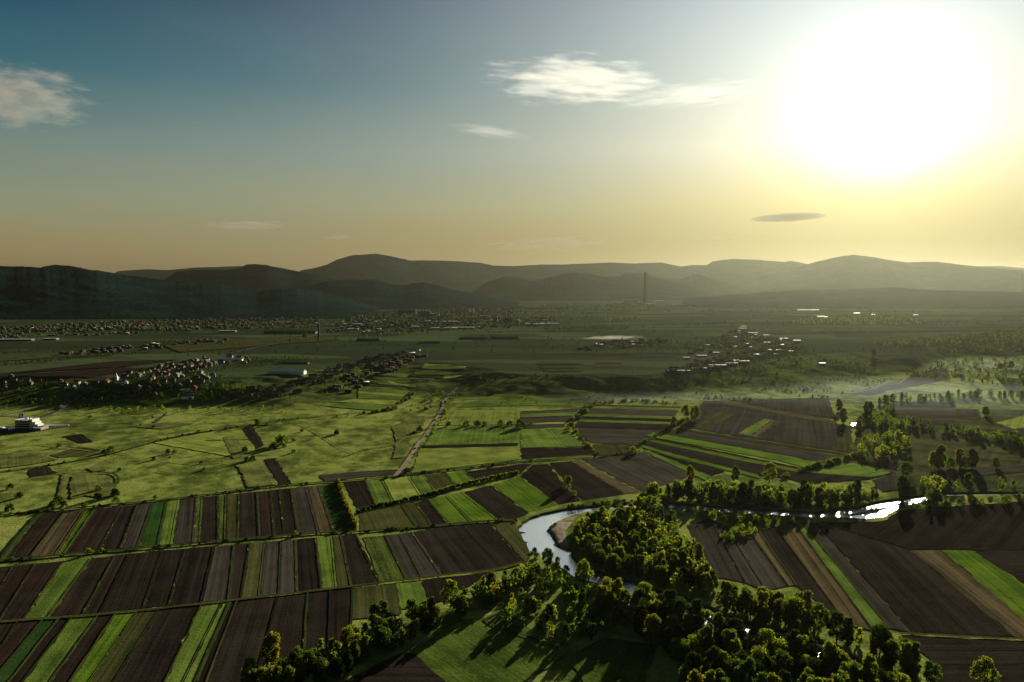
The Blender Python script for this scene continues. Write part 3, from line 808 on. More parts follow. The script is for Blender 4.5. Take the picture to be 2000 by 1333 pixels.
ridge('mountains', [(560, 545), (590, 528), (610, 525), (640, 517), (660, 507), (690, 499), (735, 496), (760, 500), (800, 509), (850, 509), (900, 511), (940, 514), (965, 519), (1000, 520), (1060, 517), (1100, 517), (1150, 515), (1190, 513), (1240, 515), (1290, 513), (1330, 521), (1350, 518), (1380, 518), (1390, 511), (1430, 506), (1480, 508), (1530, 512), (1545, 510), (1580, 517), (1620, 524), (1680, 535)], 15000, 11000, 3000, 25, amp=.45)
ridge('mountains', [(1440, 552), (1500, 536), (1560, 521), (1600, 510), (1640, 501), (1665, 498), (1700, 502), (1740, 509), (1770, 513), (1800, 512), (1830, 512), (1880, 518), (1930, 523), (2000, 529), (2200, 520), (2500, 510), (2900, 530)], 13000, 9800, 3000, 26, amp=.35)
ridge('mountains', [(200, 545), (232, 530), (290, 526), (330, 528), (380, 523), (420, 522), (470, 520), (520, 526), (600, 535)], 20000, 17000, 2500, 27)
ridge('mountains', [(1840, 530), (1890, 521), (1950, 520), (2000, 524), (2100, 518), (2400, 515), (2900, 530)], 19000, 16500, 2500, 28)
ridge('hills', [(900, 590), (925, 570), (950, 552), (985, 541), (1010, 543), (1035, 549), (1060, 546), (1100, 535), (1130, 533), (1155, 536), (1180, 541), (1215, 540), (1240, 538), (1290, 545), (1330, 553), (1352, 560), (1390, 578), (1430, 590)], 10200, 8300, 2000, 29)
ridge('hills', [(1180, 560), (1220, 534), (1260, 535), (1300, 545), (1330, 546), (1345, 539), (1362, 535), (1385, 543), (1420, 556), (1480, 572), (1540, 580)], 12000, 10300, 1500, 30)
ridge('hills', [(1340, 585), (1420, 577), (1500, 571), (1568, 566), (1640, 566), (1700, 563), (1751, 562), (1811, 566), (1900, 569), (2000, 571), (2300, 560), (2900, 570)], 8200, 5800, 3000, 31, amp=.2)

exec_after = []
# ------------------------------------------------------------------ plants
def crown_mesh(name, mat, shape, seed, nleaf, size):
    """leaf clumps on the lobes of an uneven crown; unit height 1, trunk included in that height"""
    g = np.random.default_rng(seed)
    spec = {'round': (0.36, 0.08, 1.0, 22, .11), 'tall': (0.24, 0.06, 1.0, 22, .09), 'spread': (0.46, 0.14, 1.0, 24, .125),
            'bushy': (0.46, 0.0, 1.0, 20, .15), 'shrub': (0.62, -0.05, 1.0, 12, .24)}[shape]
    rad, z0, z1, nl, lr = spec
    C, Rr = [], []
    for k in range(nl):
        t = (k + g.uniform(0, 1)) / nl
        z = z0 + lr * .8 + (z1 - z0 - lr * 1.7) * t
        f = {'tall': math.sin(math.pi * (0.18 + 0.72 * t)) ** .8, 'round': math.sin(math.pi * (0.2 + 0.68 * t)) ** .9,
             'spread': math.sin(math.pi * (0.3 + 0.6 * t)), 'bushy': math.cos(math.pi / 2 * t * .92) ** .6, 'shrub': math.cos(math.pi / 2 * t * .9) ** .6}[shape]
        r = (rad - lr * .6) * f * math.sqrt(g.uniform(.25, 1.0)); a = k * 2.4 + g.uniform(-.6, .6)
        C.append((r * math.cos(a), r * math.sin(a), z)); Rr.append(lr * g.uniform(.6, 1.5))
    C, Rr = np.array(C), np.array(Rr)
    w = Rr ** 2 / np.sum(Rr ** 2)
    L = g.choice(nl, nleaf, p=w)
    d = g.normal(size=(nleaf, 3)); d[:, 2] += .25; d /= np.linalg.norm(d, axis=1)[:, None]
    out = C[L].copy(); out[:, 2] -= (z0 + z1) / 2; out /= (np.linalg.norm(out, axis=1)[:, None] + 1e-6)
    d = d + out * .35; d /= np.linalg.norm(d, axis=1)[:, None]
    p = C[L] + d * (Rr[L] * g.uniform(.5, 1.15, nleaf))[:, None]
    n = d + g.normal(size=(nleaf, 3)) * .55; n /= np.linalg.norm(n, axis=1)[:, None]
    a = np.cross(n, g.normal(size=(nleaf, 3))); a /= np.linalg.norm(a, axis=1)[:, None]
    b = np.cross(n, a)
    s = (size * g.uniform(.6, 1.35, nleaf))[:, None]
    V = np.stack([p - a * s - b * s * .6, p + a * s - b * s * .7, p + a * s * .8 + b * s * .7, p - a * s * .7 + b * s * .6], 1).reshape(-1, 3)
    Q = np.arange(nleaf * 4).reshape(-1, 4)
    return V, Q

def trunk_mb(shape, seed):
    g = random.Random(seed)
    top = {'round': .62, 'tall': .72, 'spread': .55, 'bushy': .5}[shape]
    r = {'round': .021, 'tall': .018, 'spread': .026, 'bushy': .02}[shape]
    m = MB(); px, py = 0, 0; rings = []
    for k in range(6):
        t = k / 5
        rings.append((px, py, -.02 + (top + .02) * t, r * (1.35 if k == 0 else 1 - .75 * t)))
        px += g.uniform(-.012, .012); py += g.uniform(-.012, .012)
    m.tube(rings, 7)
    rad = {'round': .2, 'tall': .12, 'spread': .3, 'bushy': .25}[shape]
    for k in range(6):
        a = k * 2.2 + g.uniform(0, .8); z = top * g.uniform(.4, .95)
        m.bar((0, 0, z), (rad * math.cos(a), rad * math.sin(a), z + g.uniform(.1, .25)), r * .42, r * .12)
    return m

SHAPES = ('round', 'tall', 'spread', 'bushy')
CR, TK, LOW = {}, {}, {}
def crown_data(shape, col, var):
    k = (shape, col, var)
    if k not in CR:
        V, Q = crown_mesh('crown', None, shape, 100 + 17 * var + SHAPES.index(shape), 2200, .028)
        CR[k] = mesh_np('crown', V, Q, LEAF[col])
    return CR[k]
def trunk_data(shape, var):
    k = (shape, var)
    if k not in TK: TK[k] = trunk_mb(shape, var + 5).mesh('trunk', M_BARK)
    return TK[k]
def shrub_data(col, var):
    k = ('shrub', col, var)
    if k not in CR:
        V, Q = crown_mesh('shrub', None, 'shrub', 300 + var, 420, .075)
        CR[k] = mesh_np('shrub', V, Q, LEAF[col])
    return CR[k]
def low_data(shape, var):
    k = (shape, var)
    if k not in LOW:
        LOW[k] = crown_mesh('x', None, shape, 500 + var * 3 + len(shape), 150 if shape != 'shrub' else 70, .075 if shape != 'shrub' else .17)
    return LOW[k]

PLANTS = []       # dicts: x, y, z, h, shape, col, where, force
def put(px, py, h, shape='round', col='green', where=None, label=None, z=None, kind='tree', wide=1.0):
    g = at(px, py, z)
    PLANTS.append(dict(x=g[0], y=g[1], z=float(height(g[0:1], g[1:2])[0]), h=h, shape=shape, col=col, where=where, label=label, kind=kind, wide=wide, px=px, py=py))

def scatter(where, poly, spacing, hr, shapes, cols, kind='tree', z=0.0, keep=1.0, clear=2.5, secs=None, maxn=9999, fade=None):
    """plants over a photo outline: jittered grid on the ground"""
    G = np.array([at(x, y, z)[:2] for x, y in poly])
    lo, hi = G.min(0), G.max(0)
    xs = np.arange(lo[0], hi[0], spacing); ys = np.arange(lo[1], hi[1], spacing)
    X, Y = np.meshgrid(xs, ys); X[1::2] += spacing / 2
    X = (X + rng.uniform(-.42, .42, X.shape) * spacing).ravel(); Y = (Y + rng.uniform(-.42, .42, Y.shape) * spacing).ravel()
    f = inside(G, X, Y) & (rng.uniform(0, 1, X.shape) < keep)
    if fade: f &= fbm(X / fade, Y / fade, 3, len(where)) > .47
    X, Y = X[f], Y[f]
    if len(X) == 0: return
    if G[:, 1].min() < 1500:
        ok = river_sd(X, Y) > clear
        X, Y = X[ok], Y[ok]
    Hh = height(X, Y)
    for x, y, zz in list(zip(X, Y, Hh))[:maxn]:
        sh, co = random.choice(shapes), random.choice(cols)
        # back to the photo plan, to say where in its clump the plant stands
        v = Vector((x, y, zz - CAM_Z)); b = v.z * cp + v.y * sp; c = v.y * cp - v.z * sp
        PLANTS.append(dict(x=x, y=y, z=float(zz), h=random.uniform(*hr) * .86 * (1.12 if sh == 'tall' else .9 if sh == 'bushy' else 1), shape=sh, col=co, where=where, label=None, kind=kind, wide=random.uniform(.78, 1.08),
                           px=1000 + F * v.x / c, py=666.5 - F * b / c))

TR = ['round', 'tall', 'round', 'tall', 'spread', 'bushy']
CG = ['green', 'yellow', 'yellow', 'dark', 'green', 'yellow', 'pale', 'dark', 'green', 'yellow', 'gold']
scatter('wood inside the river bend', [(1122, 1060), (1126, 1034), (1146, 1020), (1185, 1012), (1245, 995), (1285, 1000), (1300, 1025), (1340, 1065), (1372, 1110), (1392, 1150), (1388, 1196), (1340, 1178), (1262, 1138), (1200, 1128), (1150, 1108), (1122, 1090)],
        7.4, (7, 17), TR, CG + ['yellow'])
scatter('near river bank wood', [(1210, 1180), (1262, 1178), (1330, 1215), (1400, 1240), (1480, 1262), (1545, 1275), (1600, 1298), (1650, 1325), (1730, 1362), (1820, 1420), (1700, 1440), (1300, 1420), (1330, 1290), (1220, 1235), (1160, 1190), (1180, 1165)],
        8.0, (9, 21), TR, CG + ['dark'])
scatter('wood under the ploughed strips', [(1395, 1200), (1400, 1178), (1450, 1190), (1530, 1195), (1590, 1205), (1610, 1240), (1690, 1262), (1745, 1275), (1800, 1320), (1830, 1390), (1760, 1390), (1690, 1280), (1560, 1232), (1480, 1222)],
        7.4, (9, 22), TR, CG + ['dark'])
scatter('near river bank wood', [(1560, 1284), (1610, 1306), (1660, 1334), (1730, 1368), (1722, 1380), (1650, 1348), (1600, 1322), (1550, 1298)], 6.0, (12, 19), ['round', 'tall', 'bushy'], CG)
scatter('lower tree belt', [(440, 1345), (520, 1318), (600, 1290), (660, 1262), (740, 1232), (800, 1222), (850, 1206), (868, 1226), (800, 1262), (700, 1300), (640, 1345)],
        8.0, (9, 15), TR, ['green', 'yellow', 'pale', 'dark', 'yellow'])
scatter('dark square field row', [(872, 1196), (905, 1178), (930, 1158), (1000, 1132), (1040, 1120), (1060, 1130), (1010, 1160), (960, 1178), (905, 1205)],
        7.5, (9, 14), ['round', 'tall', 'bushy'], CG)
scatter('riverside meadow thicket', [(985, 1215), (1000, 1180), (1035, 1160), (1045, 1135), (1075, 1130), (1120, 1152), (1200, 1170), (1220, 1200), (1180, 1245), (1100, 1262), (1020, 1235)],
        8.0, (7, 13), TR + ['bushy'], ['green', 'dark', 'green', 'yellow'], keep=.8)
scatter('far river bank wood', [(1262, 972), (1300, 966), (1360, 968), (1420, 968), (1480, 972), (1540, 974), (1600, 974), (1700, 970), (1722, 978), (1690, 987), (1640, 992), (1560, 995), (1480, 990), (1400, 985), (1320, 978), (1270, 980)],
        8.5, (12, 20), TR, ['green', 'dark', 'green', 'dark', 'yellow'])
scatter('ploughed corner willows', [(1330, 998), (1400, 1003), (1480, 1012), (1560, 1018), (1550, 1030), (1480, 1024), (1420, 1022), (1380, 1015)], 6.5, (4, 8), ['bushy', 'round'], ['yellow', 'green', 'pale', 'yellow'])
scatter('willow clump in ploughland', [(1402, 1052), (1440, 1038), (1472, 1032), (1480, 1040), (1440, 1054), (1410, 1058)], 6.0, (5, 8), ['bushy'], ['yellow', 'yellow', 'green'])
scatter('glinting river reach trees', [(1755, 970), (1800, 952), (1880, 955), (2010, 955), (2150, 950), (2150, 960), (1900, 963), (1800, 968)], 11.0, (10, 20), ['round', 'tall', 'spread'], ['green', 'dark', 'yellow'], keep=.75)
scatter('glinting reach lower bank', [(1800, 996), (1850, 985), (1985, 978), (2150, 975), (2150, 983), (1985, 986), (1860, 994), (1810, 1002)], 7.5, (5, 11), ['bushy', 'round', 'tall'], ['green', 'dark'], keep=.8)
scatter('small channel wood', [(1672, 886), (1690, 858), (1742, 850), (1770, 852), (1785, 880), (1760, 892), (1700, 900)], 11.0, (9, 17), TR, ['green', 'dark', 'yellow'], keep=.6)
scatter('misty trees behind the channel', [(1690, 836), (1760, 842), (1850, 852), (1930, 862), (2010, 880), (2150, 900), (2150, 880), (2000, 862), (1920, 848), (1840, 838), (1760, 828), (1700, 822)], 12.0, (9, 17), TR, ['green', 'dark', 'green'], keep=.8)
scatter('misty line beyond pale strips', [(1715, 794), (1760, 790), (1850, 786), (1940, 780), (2050, 790), (2050, 778), (1940, 768), (1850, 776), (1760, 780), (1715, 782)], 13.0, (9, 17), TR, ['green', 'dark'], keep=.7)
scatter('misty terrace scrub', [(1300, 742), (1420, 725), (1500, 705), (1580, 690), (1680, 705), (1760, 730), (1700, 760), (1620, 780), (1500, 785), (1380, 782), (1300, 768)], 11.0, (3, 7), ['bushy', 'shrub', 'round'], ['green', 'dark', 'green'], kind='shrub', z=None, keep=.8, fade=60)
scatter('hollow way scrub', [(740, 800), (800, 790), (850, 765), (890, 740), (940, 735), (960, 745), (900, 765), (870, 800), (880, 830), (850, 800), (800, 808)], 17.0, (2.5, 7), ['bushy', 'shrub', 'round'], ['green', 'dark', 'yellow', 'green'], kind='shrub', z=None, keep=.7)
scatter('terrace rim bushes', [(900, 742), (1000, 736), (1150, 735), (1300, 736), (1300, 741), (1100, 741), (950, 746)], 14.0, (3, 6), ['bushy', 'shrub'], ['dark', 'green'], kind='shrub', z=None, keep=.6)
scatter('scrub below the scarp', [(960, 800), (1000, 775), (1150, 770), (1380, 770), (1400, 785), (1200, 785), (1050, 795)], 22.0, (2, 5), ['shrub', 'bushy'], ['green', 'dark'], kind='shrub', z=None, keep=.45)
VT = dict(kind='tree', z=None)
scatter('near village gardens', [(-60, 770), (0, 748), (130, 752), (200, 745), (300, 752), (330, 770), (240, 790), (120, 785), (0, 800), (-60, 800)], 9, (3, 7), TR, ['dark', 'dark', 'green'], keep=.8, fade=45, **VT)
scatter('white church gardens', [(200, 748), (330, 715), (440, 735), (480, 765), (420, 785), (300, 780)], 10.0, (3, 6.5), TR, ['dark', 'dark', 'green'], keep=.75, **VT)
scatter('gardens behind the church', [(270, 722), (470, 698), (620, 700), (560, 712), (420, 725), (330, 738)], 10.0, (3, 6), TR, ['dark'], keep=.7, **VT)
scatter('village slope wood', [(420, 780), (480, 755), (560, 748), (650, 745), (700, 715), (800, 695), (812, 715), (720, 742), (650, 775), (560, 795), (470, 800)], 9.0, (2.5, 6.5), TR, ['dark', 'dark', 'green', 'green'], keep=.6, fade=50, **VT)
scatter('village slope scrub', [(-20, 770), (200, 768), (420, 778), (440, 800), (200, 803), (-20, 805)], 12.0, (2, 6), ['bushy', 'shrub', 'round'], ['dark', 'green', 'dark'], kind='shrub', z=None, keep=.6, fade=40)
scatter('village slope foot', [(200, 800), (290, 798), (350, 800), (470, 802), (560, 800), (560, 806), (350, 808), (200, 808)], 12.0, (5, 10), ['round', 'bushy'], ['green', 'yellow'], keep=.5, **VT)
scatter('dark gardens of the far village', [(1290, 728), (1380, 705), (1450, 690), (1560, 672), (1580, 690), (1490, 705), (1420, 718), (1330, 735)], 8.0, (4, 8), TR, ['dark'], keep=.85, **VT)
scatter('gardens of the far village', [(1130, 690), (1250, 668), (1400, 660), (1430, 645), (1480, 655), (1560, 670), (1450, 690), (1300, 690)], 17.0, (4, 9), TR, ['dark', 'dark'], keep=.6, **VT)
scatter('dark wood on the second terrace edge', [(1700, 672), (1780, 668), (1880, 655), (1960, 648), (2100, 645), (2100, 690), (1950, 690), (1850, 692), (1750, 682)], 16.0, (6, 11), TR, ['dark', 'green', 'dark'], keep=.8, **VT)
scatter('misty trees on the second terrace', [(1760, 735), (1850, 700), (1960, 700), (2060, 720), (2060, 760), (1900, 750)], 17.0, (6, 12), TR, ['green', 'dark'], keep=.55, **VT)
scatter('wood on the distant plain', [(1528, 632), (1600, 622), (1700, 618), (1800, 628), (1810, 635), (1700, 636), (1600, 635)], 28.0, (10, 15), ['round', 'bushy'], ['dark', 'green'], **VT)
scatter('dark strip wood on the plain', [(1060, 642), (1150, 640), (1230, 638), (1230, 644), (1120, 648), (1060, 648)], 24.0, (8, 14), ['round', 'bushy'], ['dark'], keep=.8, **VT)
scatter('wood on the plain by the chimney', [(1180, 626), (1240, 620), (1245, 626), (1190, 630)], 26.0, (10, 14), ['round'], ['dark', 'green'], **VT)
scatter('scattered trees on the plain', [(-100, 720), (600, 640), (1200, 625), (2100, 600), (2100, 650), (1500, 640), (1100, 690), (700, 690), (300, 700)], 95.0, (6, 12), TR, ['dark'], fade=250, **VT)
scatter('hedge line on the plain', [(-20, 714), (60, 706), (180, 694), (300, 686), (300, 690), (180, 699), (60, 711), (-20, 719)], 15.0, (5, 9), ['round', 'bushy'], ['dark'], keep=.7, **VT)
scatter('hedge line on the plain', [(-20, 690), (200, 676), (420, 660), (420, 664), (200, 682), (-20, 697)], 24.0, (5, 9), ['round', 'bushy'], ['dark'], keep=.6, **VT)
scatter('tree row behind the halls', [(715, 655), (840, 650), (840, 653), (715, 660)], 22.0, (8, 13), ['round'], ['dark', 'green'], keep=.6, **VT)
scatter('tree row on the terrace', [(1330, 636), (1420, 630), (1420, 634), (1330, 640)], 30.0, (9, 14), ['round', 'tall'], ['dark'], keep=.6, **VT)
scatter('town trees', [(-50, 668), (200, 655), (640, 645), (900, 640), (1090, 632), (1300, 602), (1250, 592), (900, 600), (700, 610), (620, 618), (300, 625), (-50, 640)], 42.0, (6, 11), TR, ['dark', 'dark', 'green'], keep=.8, **VT)
for k in range(70):
    x0, y0 = rng.uniform(-100, 2000), rng.uniform(606, 690)
    L = rng.uniform(30, 160); dy = rng.uniform(-5, 5)
    scatter('hedge line on the plain', [(x0, y0), (x0 + L, y0 + dy), (x0 + L, y0 + dy + .9), (x0, y0 + .9)], 14.0 + (690 - y0) * .12, (5, 9), ['round', 'bushy'], ['dark'], keep=.7, **VT)
scatter('small channel wood', [(1672, 846), (1690, 820), (1715, 806), (1745, 800), (1752, 806), (1720, 816), (1696, 832), (1684, 850)], 9.0, (6, 12), TR, ['green', 'dark'], keep=.8)
# lone trees and bushes that can be named
lone = [
 ('5', 1300, 262, 13, 'round', 'yellow', 'round tree standing alone in the ploughed land near the bend'), ('5', 1272, 252, 6, 'bushy', 'green', 'low bush under the lone round tree in the ploughed land'),
 ('5', 1340, 300, 5, 'bushy', 'yellow', 'small bush at the tail of the strip below the lone round tree'),
 ('3', 110, 1010, 20, 'round', 'yellow', 'big round tree, the far one of the pair at the end of the striped fields'), ('3', 165, 1028, 22, 'round', 'green', 'biggest round dark tree of the pair at the end of the striped fields'),
 ('3', 45, 1062, 15, 'round', 'green', 'smaller round tree below the big pair at the end of the striped fields'), ('3', 118, 1035, 8, 'bushy', 'yellow', 'little bush between the three round trees at the striped fields'),
 ('3', 960, 975, 19, 'tall', 'dark', 'slim tall tree, leftmost at the small glinting channel'), ('3', 985, 1040, 22, 'tall', 'green', 'tall broad tree standing left of the small glinting channel'),
 ('3', 1120, 1000, 22, 'round', 'dark', 'tall tree standing right of the small glinting channel'),
 ('6', 575, 225, 20, 'round', 'yellow', 'tallest tree rising above the wood on the far river bank'), ('6', 385, 225, 17, 'tall', 'green', 'second tall tree rising above the wood on the far river bank'),
 ('6', 135, 225, 17, 'tall', 'gold', 'brownish tree rising above the left end of the far bank wood'),
 ('6', 1335, 200, 17, 'spread', 'green', 'broad dome tree behind the dark tall tree at the glinting reach'), ('6', 1318, 315, 23, 'tall', 'dark', 'very dark tall tree at the upper bank of the glinting reach'),
 ('6', 1300, 372, 9, 'bushy', 'dark', 'dark bush in the water bend of the glinting reach'), ('6', 1500, 345, 14, 'round', 'green', 'tree standing over the glinting reach, right of the gravel island'), ('6', 1465, 335, 10, 'bushy', 'green', 'bush beside the tree over the glinting reach'),
 ('6', 1520, 150, 26, 'tall', 'green', 'highest tree of the group of three in the misty strips'), ('6', 1490, 155, 20, 'round', 'yellow', 'left tree under the highest one of the group in the misty strips'),
 ('6', 1630, 142, 21, 'tall', 'gold', 'golden slim tree in the middle of the misty group'), ('6', 1700, 148, 21, 'tall', 'dark', 'dark tree at the right end of the misty group'), ('6', 1665, 150, 13, 'round', 'green', 'low tree between the golden and the dark tree of the misty group'), ('6', 1575, 150, 13, 'bushy', 'green', 'low tree left of the golden tree of the misty group'),
 ('6', 1830, 148, 12, 'round', 'green', 'single round tree in the misty strips near the frame edge'),
 ('f', 1780, 685, 17, 'round', 'green', 'left tree of the misty pair on the far right meadow'), ('f', 1840, 685, 18, 'round', 'dark', 'right tree of the misty pair on the far right meadow'), ('f', 1720, 690, 15, 'round', 'dark', 'dark tree just left of the misty pair'),
 ('f', 325, 540, 17, 'round', 'dark', 'dark lone tree above the slanting hedge on the scrub slope'), ('f', 1560, 1205, 14, 'round', 'dark', 'dark round tree at the bend of the pale field path'),
 ('b', 1400, 245, 22, 'spread', 'green', 'large round tree beside the slim chimney on the plain'),
 ('5', 1390, 790, 16, 'round', 'yellow', 'round bright tree on the bank where the river enters the wood'), ('5', 1190, 690, 13, 'round', 'green', 'leaning dark tree on the lower river bank'), ('5', 1245, 715, 10, 'tall', 'yellow', 'thin pale tree on the lower river bank beside the dark one'),
 ('5', 1115, 608, 6, 'bushy', 'dark', 'dark bush hanging over the water at the outer bank'), ('5', 875, 905, 9, 'tall', 'green', 'slim young tree alone on the dark meadow'),
 ('5', 655, 920, 17, 'round', 'yellow', 'big yellow-green tree left of the meadow track'), ('5', 712, 968, 13, 'round', 'green', 'round tree in front of the big yellow-green one at the meadow'), ('5', 512, 970, 10, 'round', 'yellow', 'small round tree at the corner of the olive field'),
 ('5', 230, 1030, 14, 'tall', 'green', 'slim tree on the left flank of the belt under the olive field'), ('5', 285, 1005, 14, 'tall', 'green', 'second slim tree of the belt under the olive field'), ('5', 440, 1000, 14, 'round', 'green', 'dense tree of the belt under the olive field'),
 ('4', 1505, 1255, 19, 'tall', 'gold', 'golden tree standing out at the lower left tree belt'), ('4', 1790, 1340, 13, 'round', 'pale', 'grey-green round tree at the bottom edge of the belt'), ('4', 1415, 1350, 9, 'bushy', 'pale', 'grey-green bush at the bottom edge, below the golden tree'),
 ('6', 1765, 1350, 14, 'spread', 'yellow', 'round tree alone at the bottom right edge of the dark field'), ('6', 1470, 1345, 12, 'round', 'green', 'tree at the bottom end of the wood beside the dark field'),
 ('h', 1545, 305, 11, 'round', 'green', 'small tree alone on the rough pasture inside the bend'), ('h', 1580, 360, 5, 'bushy', 'yellow', 'yellow bush below the small tree on the rough pasture'), ('h', 1330, 410, 13, 'round', 'pale', 'grey-green dome tree at the pasture edge of the bend wood'), ('h', 1265, 420, 11, 'round', 'pale', 'lower grey-green tree left of the dome tree at the pasture edge'),
 ('h', 1800, 690, 14, 'tall', 'yellow', 'slim yellow tree at the ploughed edge of the bend wood'), ('h', 925, 185, 9, 'round', 'yellow', 'yellow-green tree at the water on the upper inner bank'), ('h', 1030, 165, 8, 'round', 'green', 'second tree at the water on the upper inner bank'),
 ('h', 1260, 140, 15, 'tall', 'yellow', 'tall yellow-green tree where the river comes round the far wood'), ('h', 1345, 200, 15, 'round', 'yellow', 'broad yellow-green tree beside the tall one where the river narrows'), ('h', 1485, 140, 13, 'round', 'yellow', 'bright tree in front of the far bank wood at its left end'),
]
lone += [('p', 1677, 837, 13, 'round', 'green', 'round tree in front of the small glinting channel'), ('p', 1693, 817, 12, 'tall', 'dark', 'slim tree over the upper end of the small glinting channel')]
for z, x, y, h, s, c, lab in lone:
    a, b = px_of(z, x, y)
    put(a, b, h, s, c, label=lab, z=None)
bush = [
 ('4', 850, 103, 4.5, 'dark', 'dark oval bush in the middle of the grazed meadow, casting a long shadow'), ('4', 930, 66, 5.5, 'dark', 'taller bush just above the dark oval one on the meadow'), ('4', 966, 66, 4.5, 'green', 'small bush paired with the taller one above the oval bush'),
 ('4', 940, 92, 2.5, 'dark', 'tiny bush right of the dark oval bush on the meadow'), ('4', 1115, 122, 3.2, 'dark', 'dark little bush by the curved meadow scar'), ('4', 660, 162, 3.5, 'dark', 'dark bush above the hollow of the meadow'),
 ('4', 58, 262, 5.5, 'dark', 'bush near the meadow edge, upper one by the frame side'), ('4', 105, 312, 6, 'dark', 'wide dark bush near the frame side below the upper one'), ('4', 52, 382, 6, 'dark', 'dark bush just above the upper ditch by the frame side'),
 ('4', 330, 345, 8, 'green', 'tallest bush of the cluster at the upper ditch'), ('4', 285, 365, 6, 'dark', 'dark low bush at the left of the ditch cluster'), ('4', 350, 362, 6, 'dark', 'dark low bush at the right of the ditch cluster'), ('4', 470, 364, 5, 'green', 'green bush on the upper ditch over the bright strip'),
 ('4', 545, 272, 6, 'green', 'upper bush on the rim of the meadow hollow'), ('4', 540, 318, 6.5, 'dark', 'lower bush on the rim of the meadow hollow'), ('4', 637, 300, 7.5, 'dark', 'dark tall bush at the right end of the meadow hollow'), ('4', 645, 338, 6, 'green', 'rounded bush on the ditch below the meadow hollow'),
 ('4', 860, 318, 4, 'green', 'small green bush on the upper ditch'), ('4', 1130, 158, 3.5, 'green', 'small sapling bush right of the meadow scar'), ('4', 1365, 108, 5.5, 'dark', 'left half of the long dark thicket left of the ploughed strip'), ('4', 1400, 104, 5.5, 'dark', 'right half of the long dark thicket left of the ploughed strip'),
 ('4', 495, 622, 4.5, 'yellow', 'yellow bush on the middle ditch by the bright strip'), ('4', 565, 606, 2.5, 'yellow', 'tiny yellow bush on the middle ditch'), ('4', 1635, 522, 4, 'gold', 'golden bush on the middle ditch below the dark strips'),
 ('1', 850, 1066, 4, 'dark', 'dark bush by the small slanting ploughed strip'), ('1', 328, 1172, 5, 'green', 'single bush below the dark ploughed square'), ('1', 615, 1196, 6.5, 'green', 'bush on the meadow ditch, the higher of two'), ('1', 577, 1206, 4.5, 'dark', 'bush on the meadow ditch, the lower of two'),
 ('1', 1010, 1114, 3.5, 'dark', 'bush on the meadow ditch beyond the curve'), ('1', 1103, 1094, 4.5, 'green', 'green bush on the meadow ditch, midway to the ploughed strip'), ('1', 1250, 1078, 4, 'dark', 'bush on the meadow ditch next to the ploughed strip'),
 ('1', 1560, 1160, 13, 'green', 'tall loose bush right of the ploughed strip on the meadow'), ('1', 1515, 1182, 8, 'dark', 'dark bush in front of the tall loose one'), ('1', 1625, 1142, 4, 'dark', 'low dark bush behind the tall loose one'), ('1', 1575, 1172, 5, 'green', 'low bush at the foot of the tall loose one'),
 ('1', 1355, 1200, 7, 'dark', 'bush at the top of the long dark thicket'), ('1', 1865, 1100, 6, 'green', 'lone bush in the wide bright meadow'), ('1', 1672, 1088, 4, 'dark', 'small dark bush in the upper bright meadow'), ('1', 1625, 1205, 4.5, 'green', 'pale bush right of the crossing in the meadow'), ('1', 500, 1012, 4, 'green', 'bush beside the brown patch near the white building'),
 ('1', 780, 1055, 3, 'green', 'tiny bush left of the small slanting strip'), ('1', 845, 1012, 4, 'green', 'bush above the small slanting strip'), ('1', 1430, 1050, 8, 'green', 'rounded bush at the brown mound'), ('1', 1480, 1052, 5, 'pale', 'low grey bush on the brown mound'),
 ('2', 640, 1058, 7, 'dark', 'leftmost bush of the row between the two bright meadows'), ('2', 740, 1056, 8, 'green', 'second bush of the row between the two bright meadows'), ('2', 800, 1056, 8, 'dark', 'dark third bush of the row between the two bright meadows'), ('2', 840, 1056, 7, 'green', 'fourth bush of the row between the two bright meadows'),
 ('2', 930, 1054, 9, 'green', 'fifth bush of the row between the two bright meadows'), ('2', 980, 1054, 7, 'dark', 'sixth bush of the row between the two bright meadows'), ('2', 1037, 1066, 12, 'dark', 'tallest bush at the right end of the row between the bright meadows'), ('2', 1098, 1046, 5, 'green', 'small bush past the right end of the row'),
 ('2', 482, 1088, 8, 'dark', 'dark bush left of the dirt track'), ('2', 450, 1100, 4, 'dark', 'lower bush left of the dirt track'), ('2', 20, 1104, 6, 'dark', 'lone dark bush in the meadow left of the track'), ('2', 1665, 1208, 9, 'yellow', 'round bush at the meeting of the field paths'), ('2', 620, 985, 7, 'yellow', 'yellow bush at the top of the dirt track'),
 ('2', 410, 1318, 6, 'dark', 'dark bush at the lower end of the dirt track'), ('2', 1325, 1060, 7, 'green', 'bush where the hedge meets the striped fields'), ('2', 1310, 1085, 6, 'yellow', 'pale bush below the hedge corner of the striped fields'), ('2', 1400, 985, 8, 'green', 'bush on the hedge above the striped fields'), ('2', 1365, 1010, 6, 'green', 'lower bush on the lower striped fields hedge'),
 ('h', 415, 330, 2.5, 'dark', 'dark tuft on the gravel bar'), ('h', 525, 755, 4, 'dark', 'dark bush at the water under the lower bank'), ('h', 240, 640, 4, 'green', 'low green bush at the outer bank by the leaning tree'),
]
for z, x, y, h, c, lab in bush:
    a, b = px_of(z, x, y)
    put(a, b, h, 'shrub', c, label=lab, z=None, kind='shrub')
